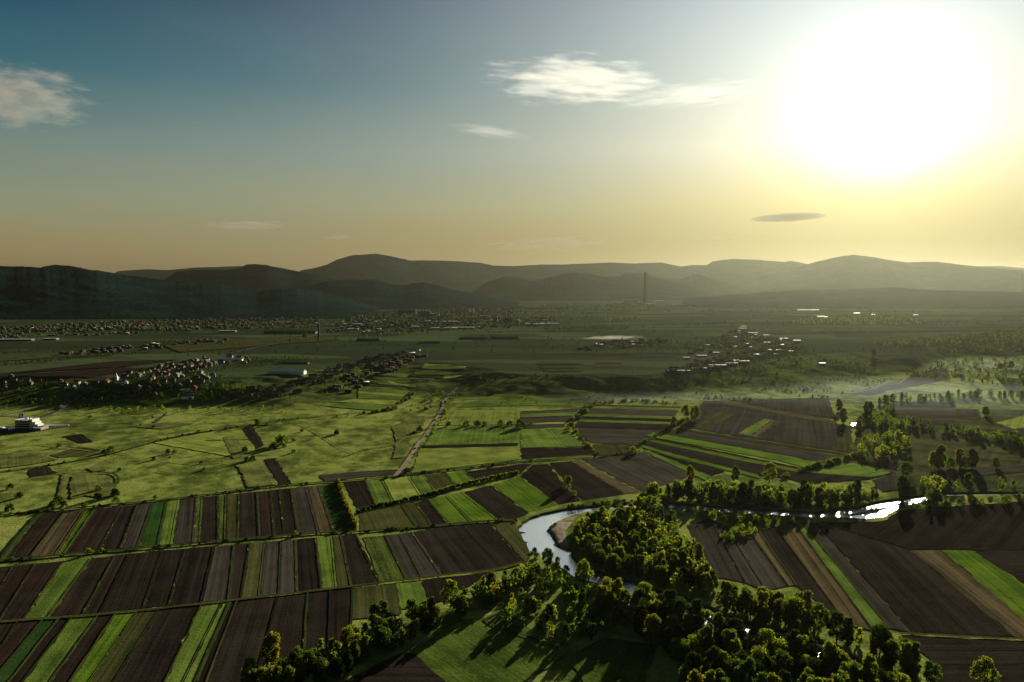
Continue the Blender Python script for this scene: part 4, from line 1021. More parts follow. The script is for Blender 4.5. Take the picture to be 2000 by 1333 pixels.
def along(where, line, n, hr, cols, spread=3.0):
    for i in range(n):
        j = random.uniform(0, len(line) - 1.001); k = int(j); t = j - k
        x, y = line[k] * (1 - t) + line[k + 1] * t
        x += random.uniform(-spread, spread); y += random.uniform(-spread, spread)
        z = float(height(np.array([x]), np.array([y]))[0])
        if z < -.5: continue
        v = Vector((x, y, z - CAM_Z)); b = v.z * cp + v.y * sp; c = v.y * cp - v.z * sp
        PLANTS.append(dict(x=x, y=y, z=z, h=random.uniform(*hr), shape='shrub', col=random.choice(cols), where=where, label=None, kind='shrub', wide=random.uniform(.8, 1.4), px=1000 + F * v.x / c, py=666.5 - F * b / c))
along('upper ditch', c_a, 70, (1.2, 3.2), ['dark', 'green', 'dark'], 2.0)
along('middle ditch', c_b, 60, (1.0, 2.6), ['dark', 'green', 'dark'], 2.0)
along('meadow ditch', c_m, 50, (1.2, 3.2), ['dark', 'green'], 2.0)
line2 = lambda z, *v: np.array([at(x, y, 0)[:2] for x, y in pts(z, *v)])
along('outer river bank', line2('h', 1230, 95, 960, 120, 700, 150, 500, 175, 300, 222, 180, 262), 50, (1.5, 4.0), ['dark', 'green', 'dark'], 2.0)
along('small channel bank', np.array([at(x, y, 0)[:2] for x, y in [(1745, 794), (1718, 800), (1698, 806), (1684, 814), (1675, 822), (1673, 832), (1680, 840)]]), 46, (1.5, 4.5), ['green', 'dark', 'yellow'], 3.0)
along('lower striped fields hedge', line2('2', 1320, 1040, 1330, 1070, 1400, 1150, 1470, 1215), 34, (2, 4.5), ['green', 'yellow', 'dark'], 2.5)
along('upper striped fields hedge', line2('2', 1430, 945, 1370, 1000, 1325, 1035), 26, (3, 6), ['green', 'yellow', 'dark'], 5)
along('striped fields path', line2('2', 1680, 1180, 1760, 1130, 1850, 1080, 1960, 1020), 26, (2, 4.5), ['green', 'dark'], 2.5)
along('dirt track', line2('2', 420, 1310, 470, 1200, 530, 1110, 580, 1040, 620, 960), 26, (1.2, 3), ['green', 'dark'], 6)
along('hedge under the terrace', line2('2', 1440, 935, 1550, 925, 1700, 920, 1900, 935), 34, (2, 5), ['green', 'yellow', 'dark'], 6)
along('hedge above the crop strips', line2('2', 0, 1010, 180, 990, 330, 965, 400, 920, 440, 890), 40, (2, 5.5), ['green', 'dark'], 5)
along('hedge by the pale patch', line2('6', 650, 200, 800, 150, 920, 120, 1030, 90, 1060, 80), 40, (3, 6), ['green', 'yellow', 'green'], 5)

# which plants stand as things of their own: the ones that show largest
W, Hh = 2000, 1333
def vis(p):
    return -15 < p['px'] < W + 15 and p['py'] - p['h'] * F / p['y'] < Hh
for kind, cap in (('tree', 298), ('shrub', 290)):
    L = [p for p in PLANTS if p['kind'] == kind]
    for p in L: p['size'] = (p['h'] / p['y']) * (10 if p['label'] else 1) * (1 if vis(p) else 0)
    L.sort(key=lambda p: -p['size'])
    for i, p in enumerate(L): p['own'] = i < cap and p['size'] > 0

COLN = {'green': 'green', 'yellow': 'yellow-green', 'dark': 'dark', 'gold': 'golden', 'pale': 'grey-green'}
SHN = {'round': 'round', 'tall': 'slim', 'spread': 'broad', 'bushy': 'bushy', 'shrub': 'low'}
ORD = {2: ['left of two', 'right of two'], 3: ['left of three', 'middle of three', 'right of three'], 4: ['leftmost of four', 'second of four', 'third of four', 'rightmost of four']}
def name_bucket(items, base_of, group_of, noun):
    """labels for plants or houses of one clump: look, then place in the clump, then order"""
    by = {}
    clump = {}
    for p in items: clump.setdefault(p['where'], []).append(p)
    for wh, L in clump.items():
        xs = sorted(p['px'] for p in L); ys = sorted(p['py'] for p in L)
        n = len(L)
        for p in L:
            fx = xs.index(p['px']) / max(n, 1); fy = ys.index(p['py']) / max(n, 1)
            p['sec'] = ('front' if fy > .66 else 'back' if fy < .33 else 'middle') + ' ' + ('left' if fx < .25 else 'centre-left' if fx < .5 else 'centre-right' if fx < .75 else 'right') if n > 6 else ''
            by.setdefault((wh, base_of(p), p['sec']), []).append(p)
    for (wh, base, sec), L in by.items():
        L.sort(key=lambda p: p['px'])
        pos = f"{sec} of the {wh}" if sec else f"in the {wh}"
        for i, p in enumerate(L):
            p['label'] = f"{base}, {pos}" + (f", {ORD[len(L)][i]}" if len(L) in ORD else '')
            p['group'] = group_of(p) if len(L) in ORD or len(L) == 1 else f"{base}s, {pos}"
own_t = [p for p in PLANTS if p['own'] and not p['label'] and p['kind'] == 'tree']
own_s = [p for p in PLANTS if p['own'] and not p['label'] and p['kind'] == 'shrub']
name_bucket(own_t, lambda p: f"{COLN[p['col']]} {SHN[p['shape']]} tree", lambda p: f"trees of the {p['where']}", 'tree')
name_bucket(own_s, lambda p: f"{COLN[p['col']]} {SHN[p['shape']]} bush", lambda p: f"bushes of the {p['where']}", 'bush')
for p in PLANTS:
    if not p['own']: continue
    rz = random.uniform(0, 6.28); var = random.randrange(3); h = p['h']
    if p['kind'] == 'tree':
        o = empty('tree', (p['x'], p['y'], p['z']), rz)
        o.scale = (h * p['wide'], h * p['wide'], h)
        tag(o, p['label'], 'tree', p.get('group') or 'lone trees')
        c = new_obj('crown', crown_data(p['shape'], p['col'], var), o)
        new_obj('trunk', trunk_data(p['shape'], var), o)
    else:
        sh = p['shape']
        o = new_obj('bush', shrub_data(p['col'], var) if sh == 'shrub' else crown_data(sh, p['col'], var), None, (p['x'], p['y'], p['z']))
        o.rotation_euler = (0, 0, rz); o.scale = (h * p['wide'], h * p['wide'], h)
        tag(o, p['label'], 'bush', p.get('group') or 'lone bushes')
rest = [p for p in PLANTS if not p['own']]
for nm, kind in (('woodland', 'tree'), ('scrub', 'shrub')):
    Vs, Qs, mi, b = [], [], [], 0
    keys = list(LEAF)
    for p in rest:
        if p['kind'] != kind: continue
        V, Q = low_data(p['shape'], random.randrange(3))
        a = random.uniform(0, 6.28); ca, sa = math.cos(a), math.sin(a); h = p['h']; w = h * p['wide']
        X = np.stack([(V[:, 0] * ca - V[:, 1] * sa) * w + p['x'], (V[:, 0] * sa + V[:, 1] * ca) * w + p['y'], V[:, 2] * h + p['z']], 1)
        Vs.append(X); Qs.append(Q + b); b += len(V); mi.append(np.full(len(Q), keys.index(p['col']), np.int32))
    me = mesh_np(nm, np.concatenate(Vs), np.concatenate(Qs), None)
    for k in keys: me.materials.append(LEAF[k])
    me.polygons.foreach_set('material_index', np.concatenate(mi))
    tag(new_obj(nm, me), kind='stuff')
print('plants', len(PLANTS), 'own', len(own_t), len(own_s), 'rest', len(rest))

# hedges: long clipped rows of foliage, each one thing
def hedge(line, w, h, label, col, n):
    P2 = line2(*line); seg = np.linalg.norm(np.diff(P2, axis=0), axis=1); s = np.concatenate([[0], np.cumsum(seg)])
    g = np.random.default_rng(len(label))
    o0 = P2[0]
    nl = int(s[-1] / 2.2)
    q = np.linspace(0, s[-1], nl) + g.uniform(-.8, .8, nl)
    C = np.stack([np.interp(q, s, P2[:, 0]), np.interp(q, s, P2[:, 1]), h * g.uniform(.35, .7, nl)], 1)
    C[:, :2] += g.uniform(-.25, .25, (nl, 2)) * w - o0
    rr = g.uniform(.45, .75, nl) * w * .62
    L = g.integers(0, nl, n)
    d = g.normal(size=(n, 3)); d /= np.linalg.norm(d, axis=1)[:, None]
    p = C[L] + d * rr[L][:, None] * g.uniform(.6, 1.1, n)[:, None] * np.array([1, 1, h / w * 1.3]); p[:, 2] = np.abs(p[:, 2])
    nn = d + g.normal(size=(n, 3)) * .5; nn /= np.linalg.norm(nn, axis=1)[:, None]
    a = np.cross(nn, g.normal(size=(n, 3))); a /= np.linalg.norm(a, axis=1)[:, None]; b = np.cross(nn, a)
    sz = g.uniform(.3, .65, n)[:, None]
    V = np.stack([p - a * sz - b * sz, p + a * sz - b * sz, p + a * sz + b * sz, p - a * sz + b * sz], 1).reshape(-1, 3)
    o = new_obj('hedge', mesh_np('hedge', V, np.arange(4 * n).reshape(-1, 4), LEAF[col]), None, (o0[0], o0[1], 0.0))
    tag(o, label, 'hedge')
hedge(('5', 28, 225, 45, 290, 70, 350, 100, 420, 125, 480), 3.8, 4.2, 'tall yellow hedge standing across the fields beside the deep green strip', 'gold', 6000)
hedge(('5', 135, 398, 180, 380, 240, 366, 330, 348, 440, 322, 560, 297), 3.6, 3.2, 'green lower half of the long diagonal hedge between crop strips', 'green', 5000)
hedge(('5', 565, 296, 680, 258, 760, 238, 860, 216, 940, 196, 1025, 180), 4.0, 3.8, 'yellow upper half of the long diagonal hedge between crop strips', 'yellow', 6000)

# ------------------------------------------------------------------ buildings
M_WHITE = plain('white_plaster', (0.72, 0.71, 0.68), .7, 0, 0, .08)
M_CREAM = plain('cream_plaster', (0.36, 0.3, 0.2), .8, 0, 0, .12)
M_GREYW = plain('grey_plaster', (0.16, 0.155, 0.15), .8, 0, 0, .15)
M_RED = plain('red_tile', (0.12, 0.05, 0.033), .8, 0, 0, .35, 1.5)
M_BROWN = plain('brown_tile', (0.09, 0.06, 0.045), .8, 0, 0, .35, 1.5)
M_SLATE = plain('grey_sheet_roof', (0.10, 0.105, 0.11), .7, .1, 0, .2)
M_TIN = plain('tin_roof_painted_glint', (0.75, 0.75, 0.72), .6, .18, 0, .1)  # tin roofs; the sun's glint is put into the near-white base colour
M_WROOF = plain('white_sheet_roof', (0.85, 0.84, 0.8), .55, .5, 0, .05)
M_GLASS = plain('dark_glazing', (0.02, 0.03, 0.035), .12, .8, 0, .2)
M_CONC = plain('concrete', (0.22, 0.21, 0.2), .9, 0, 0, .2, .1)
M_STEEL = plain('dark_steel', (0.06, 0.06, 0.062), .6, .4, .5, .2)
M_BLUE = plain('blue_panel', (0.02, 0.05, 0.2), .4, .4, 0, .1)
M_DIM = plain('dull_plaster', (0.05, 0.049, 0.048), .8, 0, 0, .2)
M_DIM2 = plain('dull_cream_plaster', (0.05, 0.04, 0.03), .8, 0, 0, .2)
WALLS = {'white': plain('aged_white_plaster', (0.3, 0.295, 0.29), .8, 0, 0, .15), 'cream': plain('aged_cream_plaster', (0.2, 0.17, 0.115), .8, 0, 0, .2), 'grey': M_GREYW}
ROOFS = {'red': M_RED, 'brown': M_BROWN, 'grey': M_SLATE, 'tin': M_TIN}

HM = {}
def house_meshes(w, d, h, rh, wc, rc, hip):
    k = (w, d, h, rh, wc, rc, hip)
    if k not in HM:
        m = MB().box(-w / 2, w / 2, -d / 2, d / 2, -1.0, h)
        if not hip:
            for s in (-1, 1): m.add([(s * w / 2, -d / 2, h), (s * w / 2, d / 2, h), (s * w / 2, 0, h + rh)], [(0, 1, 2)])
        r = MB()
        (r.hip(w, d, h + .01, h + rh) if hip else r.gable(w, d, h - .1, h + rh))
        if rc != 'tin': r.box(w * .2, w * .2 + .7, -.9, -.2, h + rh * .5, h + rh + .9)
        HM[k] = (m.mesh('wall', WALLS[wc]), r.mesh('roof', ROOFS[rc]))
    return HM[k]
HOUSES = []
def village(where, poly, spacing, ang, walls, roofs, keep=1.0, n=999, pitch=.35):
    G = np.array([at(x, y)[:2] for x, y in poly]); lo, hi = G.min(0), G.max(0)
    X, Y = np.meshgrid(np.arange(lo[0], hi[0], spacing), np.arange(lo[1], hi[1], spacing * 1.2))
    X = (X + rng.uniform(-.3, .3, X.shape) * spacing).ravel(); Y = (Y + rng.uniform(-.3, .3, Y.shape) * spacing).ravel()
    f = inside(G, X, Y) & (rng.uniform(0, 1, X.shape) < keep)
    idx = np.flatnonzero(f); rng.shuffle(idx)
    for i in idx[:n]:
        x, y = X[i], Y[i]; z = float(h0(x, y))
        v = Vector((x, y, z - CAM_Z)); b = v.z * cp + v.y * sp; c = v.y * cp - v.z * sp
        HOUSES.append(dict(x=x, y=y, z=z, where=where, wc=random.choice(walls), rc=random.choice(roofs), a=ang + random.choice([0, 90]) + random.uniform(-12, 12), pitch=pitch,
                           w=random.choice([9, 11, 14]), d=random.choice([7, 8]), h=random.choice([3.2, 3.4, 5.6]), hip=random.random() < .35, px=1000 + F * v.x / c, py=666.5 - F * b / c))
WL, RL = ['white', 'cream', 'grey', 'grey'], ['red', 'brown', 'brown', 'grey', 'brown']
village('near village', [(-20, 752), (0, 736), (60, 738), (130, 745), (200, 745), (200, 760), (120, 768), (0, 765)], 24, 20, WL, RL, .7, 50)
village('white church quarter', [(205, 752), (250, 730), (330, 718), (420, 728), (430, 745), (330, 775), (240, 770)], 23, 10, WL, RL, .7, 70)
village('quarter behind the church', [(300, 718), (380, 702), (480, 698), (500, 708), (420, 716), (340, 728)], 26, 0, WL, RL, .7, 42)
village('village street on the slope', [(400, 770), (520, 758), (600, 738), (680, 712), (760, 690), (800, 692), (730, 712), (650, 745), (560, 775), (470, 785)], 21, 35, ['white', 'white', 'cream', 'grey'], RL, .8, 74)
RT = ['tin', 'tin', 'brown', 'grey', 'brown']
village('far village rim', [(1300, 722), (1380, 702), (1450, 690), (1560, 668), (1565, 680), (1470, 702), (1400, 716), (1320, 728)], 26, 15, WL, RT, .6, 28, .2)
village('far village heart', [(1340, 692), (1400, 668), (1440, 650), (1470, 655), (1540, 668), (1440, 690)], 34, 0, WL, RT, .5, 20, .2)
village('hamlet by the smoke', [(1140, 682), (1180, 670), (1290, 662), (1300, 668), (1220, 680), (1150, 688)], 34, 0, WL, ['brown', 'grey', 'red', 'brown'], .5, 15, .3)
WNAME = {'white': 'white', 'cream': 'cream', 'grey': 'grey'}; RNAME = {'red': 'red', 'brown': 'brown', 'grey': 'grey', 'tin': 'tin'}
name_bucket(HOUSES, lambda p: f"{WNAME[p['wc']]} {RNAME[p['rc']]}-roofed house", lambda p: f"houses of the {p['where']}", 'house')
for p in HOUSES:
    wl, rf = house_meshes(p['w'], p['d'], p['h'], round(p['d'] * p['pitch'], 2), p['wc'], p['rc'], p['hip'])
    o = empty('house', (p['x'], p['y'], p['z']), R(p['a']))
    tag(o, p['label'], 'house', p['group'])
    new_obj('wall', wl, o); new_obj('roof', rf, o)
print('houses', len(HOUSES))

def building(name, px, py, a, label, cat, group=None, z=None):
    g = at(px, py, z)
    return tag(empty(name, tuple(g), R(a)), label, cat, group)
def part(nm, m, mat, par): return new_obj(nm, m.mesh(nm, mat), par)

# modern white building at the edge of the meadow
o = building('commercial_building', 50, 838, -8, 'modern white and dark glass building with a blue rooftop sign at the meadow edge', 'building')
part('glass_block', MB().box(-10, 10, -7, 7, -.5, 12.5), M_GLASS, o)
for k, z in enumerate((2.6, 5.8, 9.0, 12.3)):
    part('balcony_band', MB().box(-10.7, 10.3, -8.2, 7.4, z, z + (.9 if k < 3 else 1.3)), M_WHITE, o)
part('base', MB().box(-10.4, 10.6, -7.6, 7.5, -.8, 1.0), M_GREYW, o)
part('tower', MB().box(10.6, 15.5, -6, 8, -.5, 14.5).box(15.5, 19, -5, 7, -.5, 11.0).box(19, 22.5, -4.5, 6.5, -.5, 7.5), M_WHITE, o)
part('wing', MB().box(16, 32, -11, -5.2, -.5, 3.6).box(22.6, 32, -5.2, 4, -.5, 5.0), M_CREAM, o)
part('canopy', MB().box(15.5, 32.6, -11.6, -4.9, 3.62, 4.1), M_WHITE, o)
s = part('roof_sign', MB().box(-9.2, -2.6, -.15, .15, 15.2, 21.2), M_BLUE, o)
part('sign_mark', MB().box(-7.4, -5.2, -.3, -.18, 16.8, 19.6).box(-5.2, -3.6, -.3, -.18, 16.8, 17.5), M_WHITE, s)
part('sign_frame', MB().bar((-8.8, .4, 13), (-8.8, .4, 20), .15).bar((-3, .4, 13), (-3, .4, 20), .15).bar((-8.8, 3.4, 13), (-8.8, .4, 19), .12).bar((-3, 3.4, 13), (-3, .4, 19), .12), M_STEEL, s)
part('roof_unit', MB().box(0, 3.5, 0, 3, 13.6, 15.3).box(5, 7, 1, 4, 13.6, 14.9), M_WHITE, o)
patch('forecourt', M_ASPH, pts('a', -40, 1020, 60, 985, 205, 985, 420, 1018, 560, 1000, 740, 978, 745, 988, 560, 1018, 400, 1040, 0, 1048), off=.75)
o = building('boundary_wall', 111, 832.5, 0, 'long low white wall running out from the modern white building', 'wall')
part('wall', MB().box(-17, 17, -.4, .4, -.3, 1.6), M_WHITE, o); part('coping', MB().box(-17.2, 17.2, -.55, .55, 1.6, 1.85), M_WHITE, o)
o = building('annexe', 4, 842, -8, 'low red annexe with pale flat roofs left of the modern white building', 'building')
part('wall', MB().box(-8, 6, -4, 4, -.4, 3.4), M_RED, o); part('roof', MB().box(-8.4, 6.4, -4.4, 4.4, 3.4, 3.9).box(-4, 2, -2, 3, 3.9, 5.2), M_WHITE, o)

# church
o = building('church', 236, 752, 0, 'white church with a slim pointed tower rising from the dark village', 'church')
part('nave', MB().box(-9, 9, -4.5, 4.5, -1, 6), M_WHITE, o)
part('roof', MB().gable(18, 9, 5.9, 9.6, .6), M_SLATE, o)
part('apse', MB().tube([(9.2, 0, -1, 3.6), (9.2, 0, 5.2, 3.6), (9.2, 0, 7.4, .2)], 12), M_WHITE, o)
t = part('tower', MB().box(-6.6, -2.6, -6.8, -2.8, -1, 12.5).box(-6.9, -2.3, -7.1, -2.5, 12.5, 13.1), M_WHITE, o)
part('spire', MB().tube([(-4.6, -4.8, 13.1, 2.5), (-4.6, -4.8, 15.5, 1.9), (-4.6, -4.8, 17.2, .8), (-4.6, -4.8, 22.5, .06)], 8, math.pi / 8), M_WROOF, t)
part('belfry_opening', MB().box(-5.3, -3.9, -6.9, -6.7, 9.3, 11.6), M_GLASS, t)
for x in (-1, 2, 5): part('window', MB().box(x - .5, x + .5, -4.6, -4.4, 1.8, 4.4), M_GLASS, o)
# white two-storey house standing out in the village
o = building('house', 126, 757, 10, 'tall white house with a bright red roof near the village road', 'house')
part('wall', MB().box(-6.5, 6.5, -5, 5, -1, 6.4), M_WHITE, o); part('roof', MB().hip(13, 10, 6.4, 10.2, .7), M_RED, o)
for x in (-3.6, 0, 3.6): part('window', MB().box(x - .6, x + .6, -5.06, -4.94, 3.6, 5.1), M_GLASS, o)
o = building('house', 151, 750, 0, 'small yellow walled house right of the tall white house with red roof', 'house')
part('wall', MB().box(-4.5, 4.5, -4, 4, -1, 4), M_CREAM, o); part('roof', MB().gable(9, 8, 3.9, 6.6), M_BROWN, o)

# long white sheds
def shed(px, py, w, d, h, a, label, roof=M_WROOF, wall=M_WHITE, name='farm_shed', cat='shed', pitch=.12, group='long pale sheds'):
    o = building(name, px, py, a, label, cat, group)
    part('wall', MB().box(-w / 2, w / 2, -d / 2, d / 2, -1.5, h), wall, o)
    part('roof', MB().gable(w, d, h - .1, h + d * pitch, .4), roof, o)
    return o
shed(561, 730, 68, 15, 5, 0, 'longest white shed lying alone on the green behind the village', pitch=.2)
shed(585, 729.5, 26, 9, 4, 0, 'shorter pale shed just right of the longest white shed')
shed(450, 706, 56, 14, 5, 0, 'second long white shed behind the village houses', pitch=.2)
shed(573, 711, 66, 12, 2.5, 0, 'low grey-green shed behind the longest white shed', M_SLATE, M_GREYW)
shed(364, 764, 16, 6, 3, 20, 'short pale shed on the slope right of the church, upper of two')
shed(366, 780, 18, 6, 3, 15, 'short pale shed on the slope right of the church, lower of two')
shed(800, 691, 26, 10, 4, 0, 'bright roofed shed at the upper end of the village street')
shed(806, 685.5, 38, 12, 4, 0, 'pale wide shed behind the upper end of the village street', M_SLATE)
shed(839, 671, 62, 16, 4, 8, 'long grey greenhouse shed out on the plain', M_SLATE, M_GREYW)
shed(720, 666, 70, 20, 5, 0, 'blue-grey works shed on the plain left of the greenhouse', M_SLATE, M_GREYW)
shed(925, 663, 90, 24, 5, 0, 'dark works shed on the plain, left of two beyond the fields', M_SLATE, M_GREYW)
shed(985, 662, 90, 20, 5, 0, 'dark works shed on the plain, right of two beyond the fields', M_SLATE, M_GREYW)
shed(1215, 668, 60, 14, 5, 0, 'pale works shed under the smoke', M_SLATE, M_GREYW)
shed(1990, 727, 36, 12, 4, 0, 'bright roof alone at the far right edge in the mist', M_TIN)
shed(1872, 735, 14, 9, 5, 0, 'small white hut among the misty trees on the right')
shed(568, 652, 180, 30, 7, 0, 'long blue-grey works hall left of the slim chimney', M_SLATE, M_GREYW)
glint = [(1320, 727, 34), (1338, 727, 20), (1365, 722, 30), (1400, 716, 38), (1425, 712, 34), (1445, 708, 40), (1432, 706, 22), (1340, 701, 14), (1370, 697, 24), (1398, 691, 16), (1380, 676, 18), (1440, 663, 28), (1438, 648, 26), (1450, 643, 30), (1452, 639, 22),
         (1470, 652, 34), (1496, 656.5, 20), (1530, 663, 26), (1528, 666, 16), (1556, 667, 22), (1498, 671, 18), (1520, 686, 22), (1515, 694, 12), (1492, 694, 18), (1545, 688, 10), (1605, 712, 14), (1436, 679, 8), (1465, 680, 8)]
for i, (x, y, w) in enumerate(glint):
    nx = min(glint[:i] + glint[i + 1:], key=lambda q: (q[0] - x) ** 2 + (q[1] - y) ** 2)
    rank = sorted(g[0] for g in glint).index(x)
    row = 'front' if y > 702 else 'back' if y < 670 else 'middle'
    sz = 'very long' if w >= 34 else 'long' if w >= 24 else 'short' if w >= 14 else 'tiny'
    if (sz, row) not in exec_after: exec_after.append((sz, row))
    same = sorted([q[0] for q in glint if ('front' if q[1] > 702 else 'back' if q[1] < 670 else 'middle') == row and ('very long' if q[2] >= 34 else 'long' if q[2] >= 24 else 'short' if q[2] >= 14 else 'tiny') == sz])
    o = ['first', 'second', 'third', 'fourth', 'fifth', 'sixth', 'seventh', 'eighth'][same.index(x)]
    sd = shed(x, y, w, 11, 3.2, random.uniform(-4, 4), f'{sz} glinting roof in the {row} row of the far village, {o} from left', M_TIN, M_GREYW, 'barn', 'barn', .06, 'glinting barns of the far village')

# chimneys
M_STACK = plain('dark_concrete', (0.04, 0.038, 0.036), .9, .1, 0, .2, .1)  # one dark concrete tone for both stacks
def chimney(px, py, top, r0, r1, label):
    g = at(px, py); H = (ray(px, top)[1] * g[1] + CAM_Z) - g[2]
    o = tag(empty('chimney', tuple(g)), label, 'chimney')
    part('shaft', MB().tube([(0, 0, -2, r0 * 1.5), (0, 0, H * .06, r0 * 1.15), (0, 0, H * .2, r0), (0, 0, H, r1)], 20), M_STACK, o)
    part('rim', MB().tube([(0, 0, H + .01, r1 * 1.15), (0, 0, H + r1 * .5, r1 * 1.15)], 20), M_STEEL, o)
    for k in (.35, .65, .92): part('platform', MB().tube([(0, 0, H * k, r0 + (r1 - r0) * k + 1.4), (0, 0, H * k + 1.2, r0 + (r1 - r0) * k + 1.4)], 20), M_STEEL, o)
chimney(1259.5, 592, 533, 15.0, 10.5, 'very tall slim factory chimney standing against the far hills')
chimney(622.5, 664, 633, 2.9, 2.5, 'short dark chimney standing alone on the plain')

# blocks of flats, works and halls of the town
def block(px, py, w, d, h, label, wall=M_GREYW, name='apartment_block', cat='building', group='large buildings of the town', rows=6, a=0):
    o = building(name, px, py, a, label, cat, group)
    part('wall', MB().box(-w / 2, w / 2, -d / 2, d / 2, -3, h), wall, o)
    part('roof', MB().box(-w / 2 - .5, w / 2 + .5, -d / 2 - .5, d / 2 + .5, h + .01, h + 1.2), M_SLATE, o)
    if rows:
        for r in range(rows): part('window_strip', MB().box(-w / 2 + 1, w / 2 - 1, -d / 2 - .15, -d / 2 + .1, h * (r + .3) / rows, h * (r + .75) / rows), M_GLASS, o)
    return o
block(795, 613.5, 105, 16, 26, 'wide dark block of flats in the town, left one of the pair')
block(830, 618, 60, 16, 27, 'narrower dark block of flats in the town, right one of the pair')
block(848, 618, 58, 14, 14, 'low brownish block beside the right dark block of flats', M_CREAM)
block(917, 611, 7, 8, 26, 'left one of two slim white towers in the town', M_WHITE, 'tower_block', rows=0)
block(925, 611, 6, 8, 28, 'right one of two slim white towers in the town', M_WHITE, 'tower_block', rows=0)
block(1232, 590, 140, 30, 22, 'low wide works building left of the very tall chimney', M_CONC, 'factory', rows=0)
o = building('industrial_plant', 992.5, 630, 0, 'dark bulky works with a mast on top at the edge of the town', 'factory', 'large buildings of the town')
part('wall', MB().box(-20, 20, -10, 10, -3, 20), M_STEEL, o); part('upper_storey', MB().box(-16, 14, -8, 8, 20, 28), M_CONC, o)
part('silo', MB().tube([(-11, 0, 28, 4), (-11, 0, 36, 4), (-11, 0, 38, 1)], 12), M_STEEL, o); part('silo', MB().tube([(11, 0, 28, 3.5), (11, 0, 33, 3.5), (11, 0, 35, 1)], 12), M_STEEL, o)
part('mast', MB().bar((0, 0, 28), (0, 0, 52), .8, .3), M_STEEL, o)
o = building('industrial_plant', 968, 629, 0, 'smaller dark works tower left of the bulky works with a mast', 'factory', 'large buildings of the town')
part('wall', MB().box(-9, 9, -8, 8, -3, 18).box(-5, 9, -6, 6, 18, 24), M_STEEL, o); part('silo', MB().tube([(-6, -2, 18, 2.6), (-6, -2, 25, 2.6), (-6, -2, 27, .6)], 12), M_CONC, o)
halls = [(1057, 607.5, 95, 'white hall with a red edge, farthest of three near the frame middle', M_RED), (1068, 626.5, 48, 'white hall with a red edge, nearest the crossing halls', M_RED), (1045, 635, 80, 'bright long hall at the near edge of the town, left of two', None), (1069, 634, 100, 'bright long hall at the near edge of the town, right of two', None),
         (872, 630, 100, 'long glinting hall in the middle of the town front', None), (838, 629, 44, 'short glinting hall left of the long one in the town front', None), (905, 642, 90, 'long thin glinting hall before the town front', None), (850, 643, 30, 'small bright hall before the town front', None), (880, 643, 50, 'grey-white hall before the town front, left of the thin one', None),
         (809, 640, 26, 'bright low hall left of the small bright one', None), (741, 645, 14, 'tiny bright hall at the left of the town front', None), (718, 648, 12, 'tiny cream hall at the left of the town front', None), (685, 635, 90, 'long pale hall left of the town, behind the slim chimney', None), (690, 645, 40, 'pale hall among the sheds right of the slim chimney', None),
         (445, 649, 60, 'pale long hall on the plain far left of the slim chimney', None), (30, 666, 110, 'wide pale hall at the far left edge of the plain', None), (100, 664.5, 40, 'bright hall right of the wide pale one at the left edge', None), (1270, 594, 80, 'bright hall at the foot of the very tall chimney', None), (1288, 588.5, 90, 'bright hall right behind the very tall chimney', None),
         (1602, 620, 60, 'bright hall in the dark wood on the plain, left of two', None), (1612, 621, 36, 'small bright hall in the dark wood on the plain', None), (1673, 613.5, 60, 'bright hall beyond the wood, left of three', None), (1705, 616, 30, 'bright hall beyond the wood, middle of three', None), (1788, 617, 40, 'bright hall beyond the wood, right of three', None), (1737, 582, 70, 'single glinting hall on the far low hill', None),
         (1960, 576, 20, 'tiny glinting hall on the far low hill by the frame edge', None), (1578, 607, 240, 'very long pale greenhouse on the distant plain', None)]
for x, y, w, lab, edge in halls:
    if x > 1500: w *= .6
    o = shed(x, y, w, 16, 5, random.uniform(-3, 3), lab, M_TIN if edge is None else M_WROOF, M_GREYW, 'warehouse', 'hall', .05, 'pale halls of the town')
    if edge: part('roof_edge', MB().box(-w / 2 - 1, w / 2 + 1, -14.5, -13.6, 6, 11), edge, o)
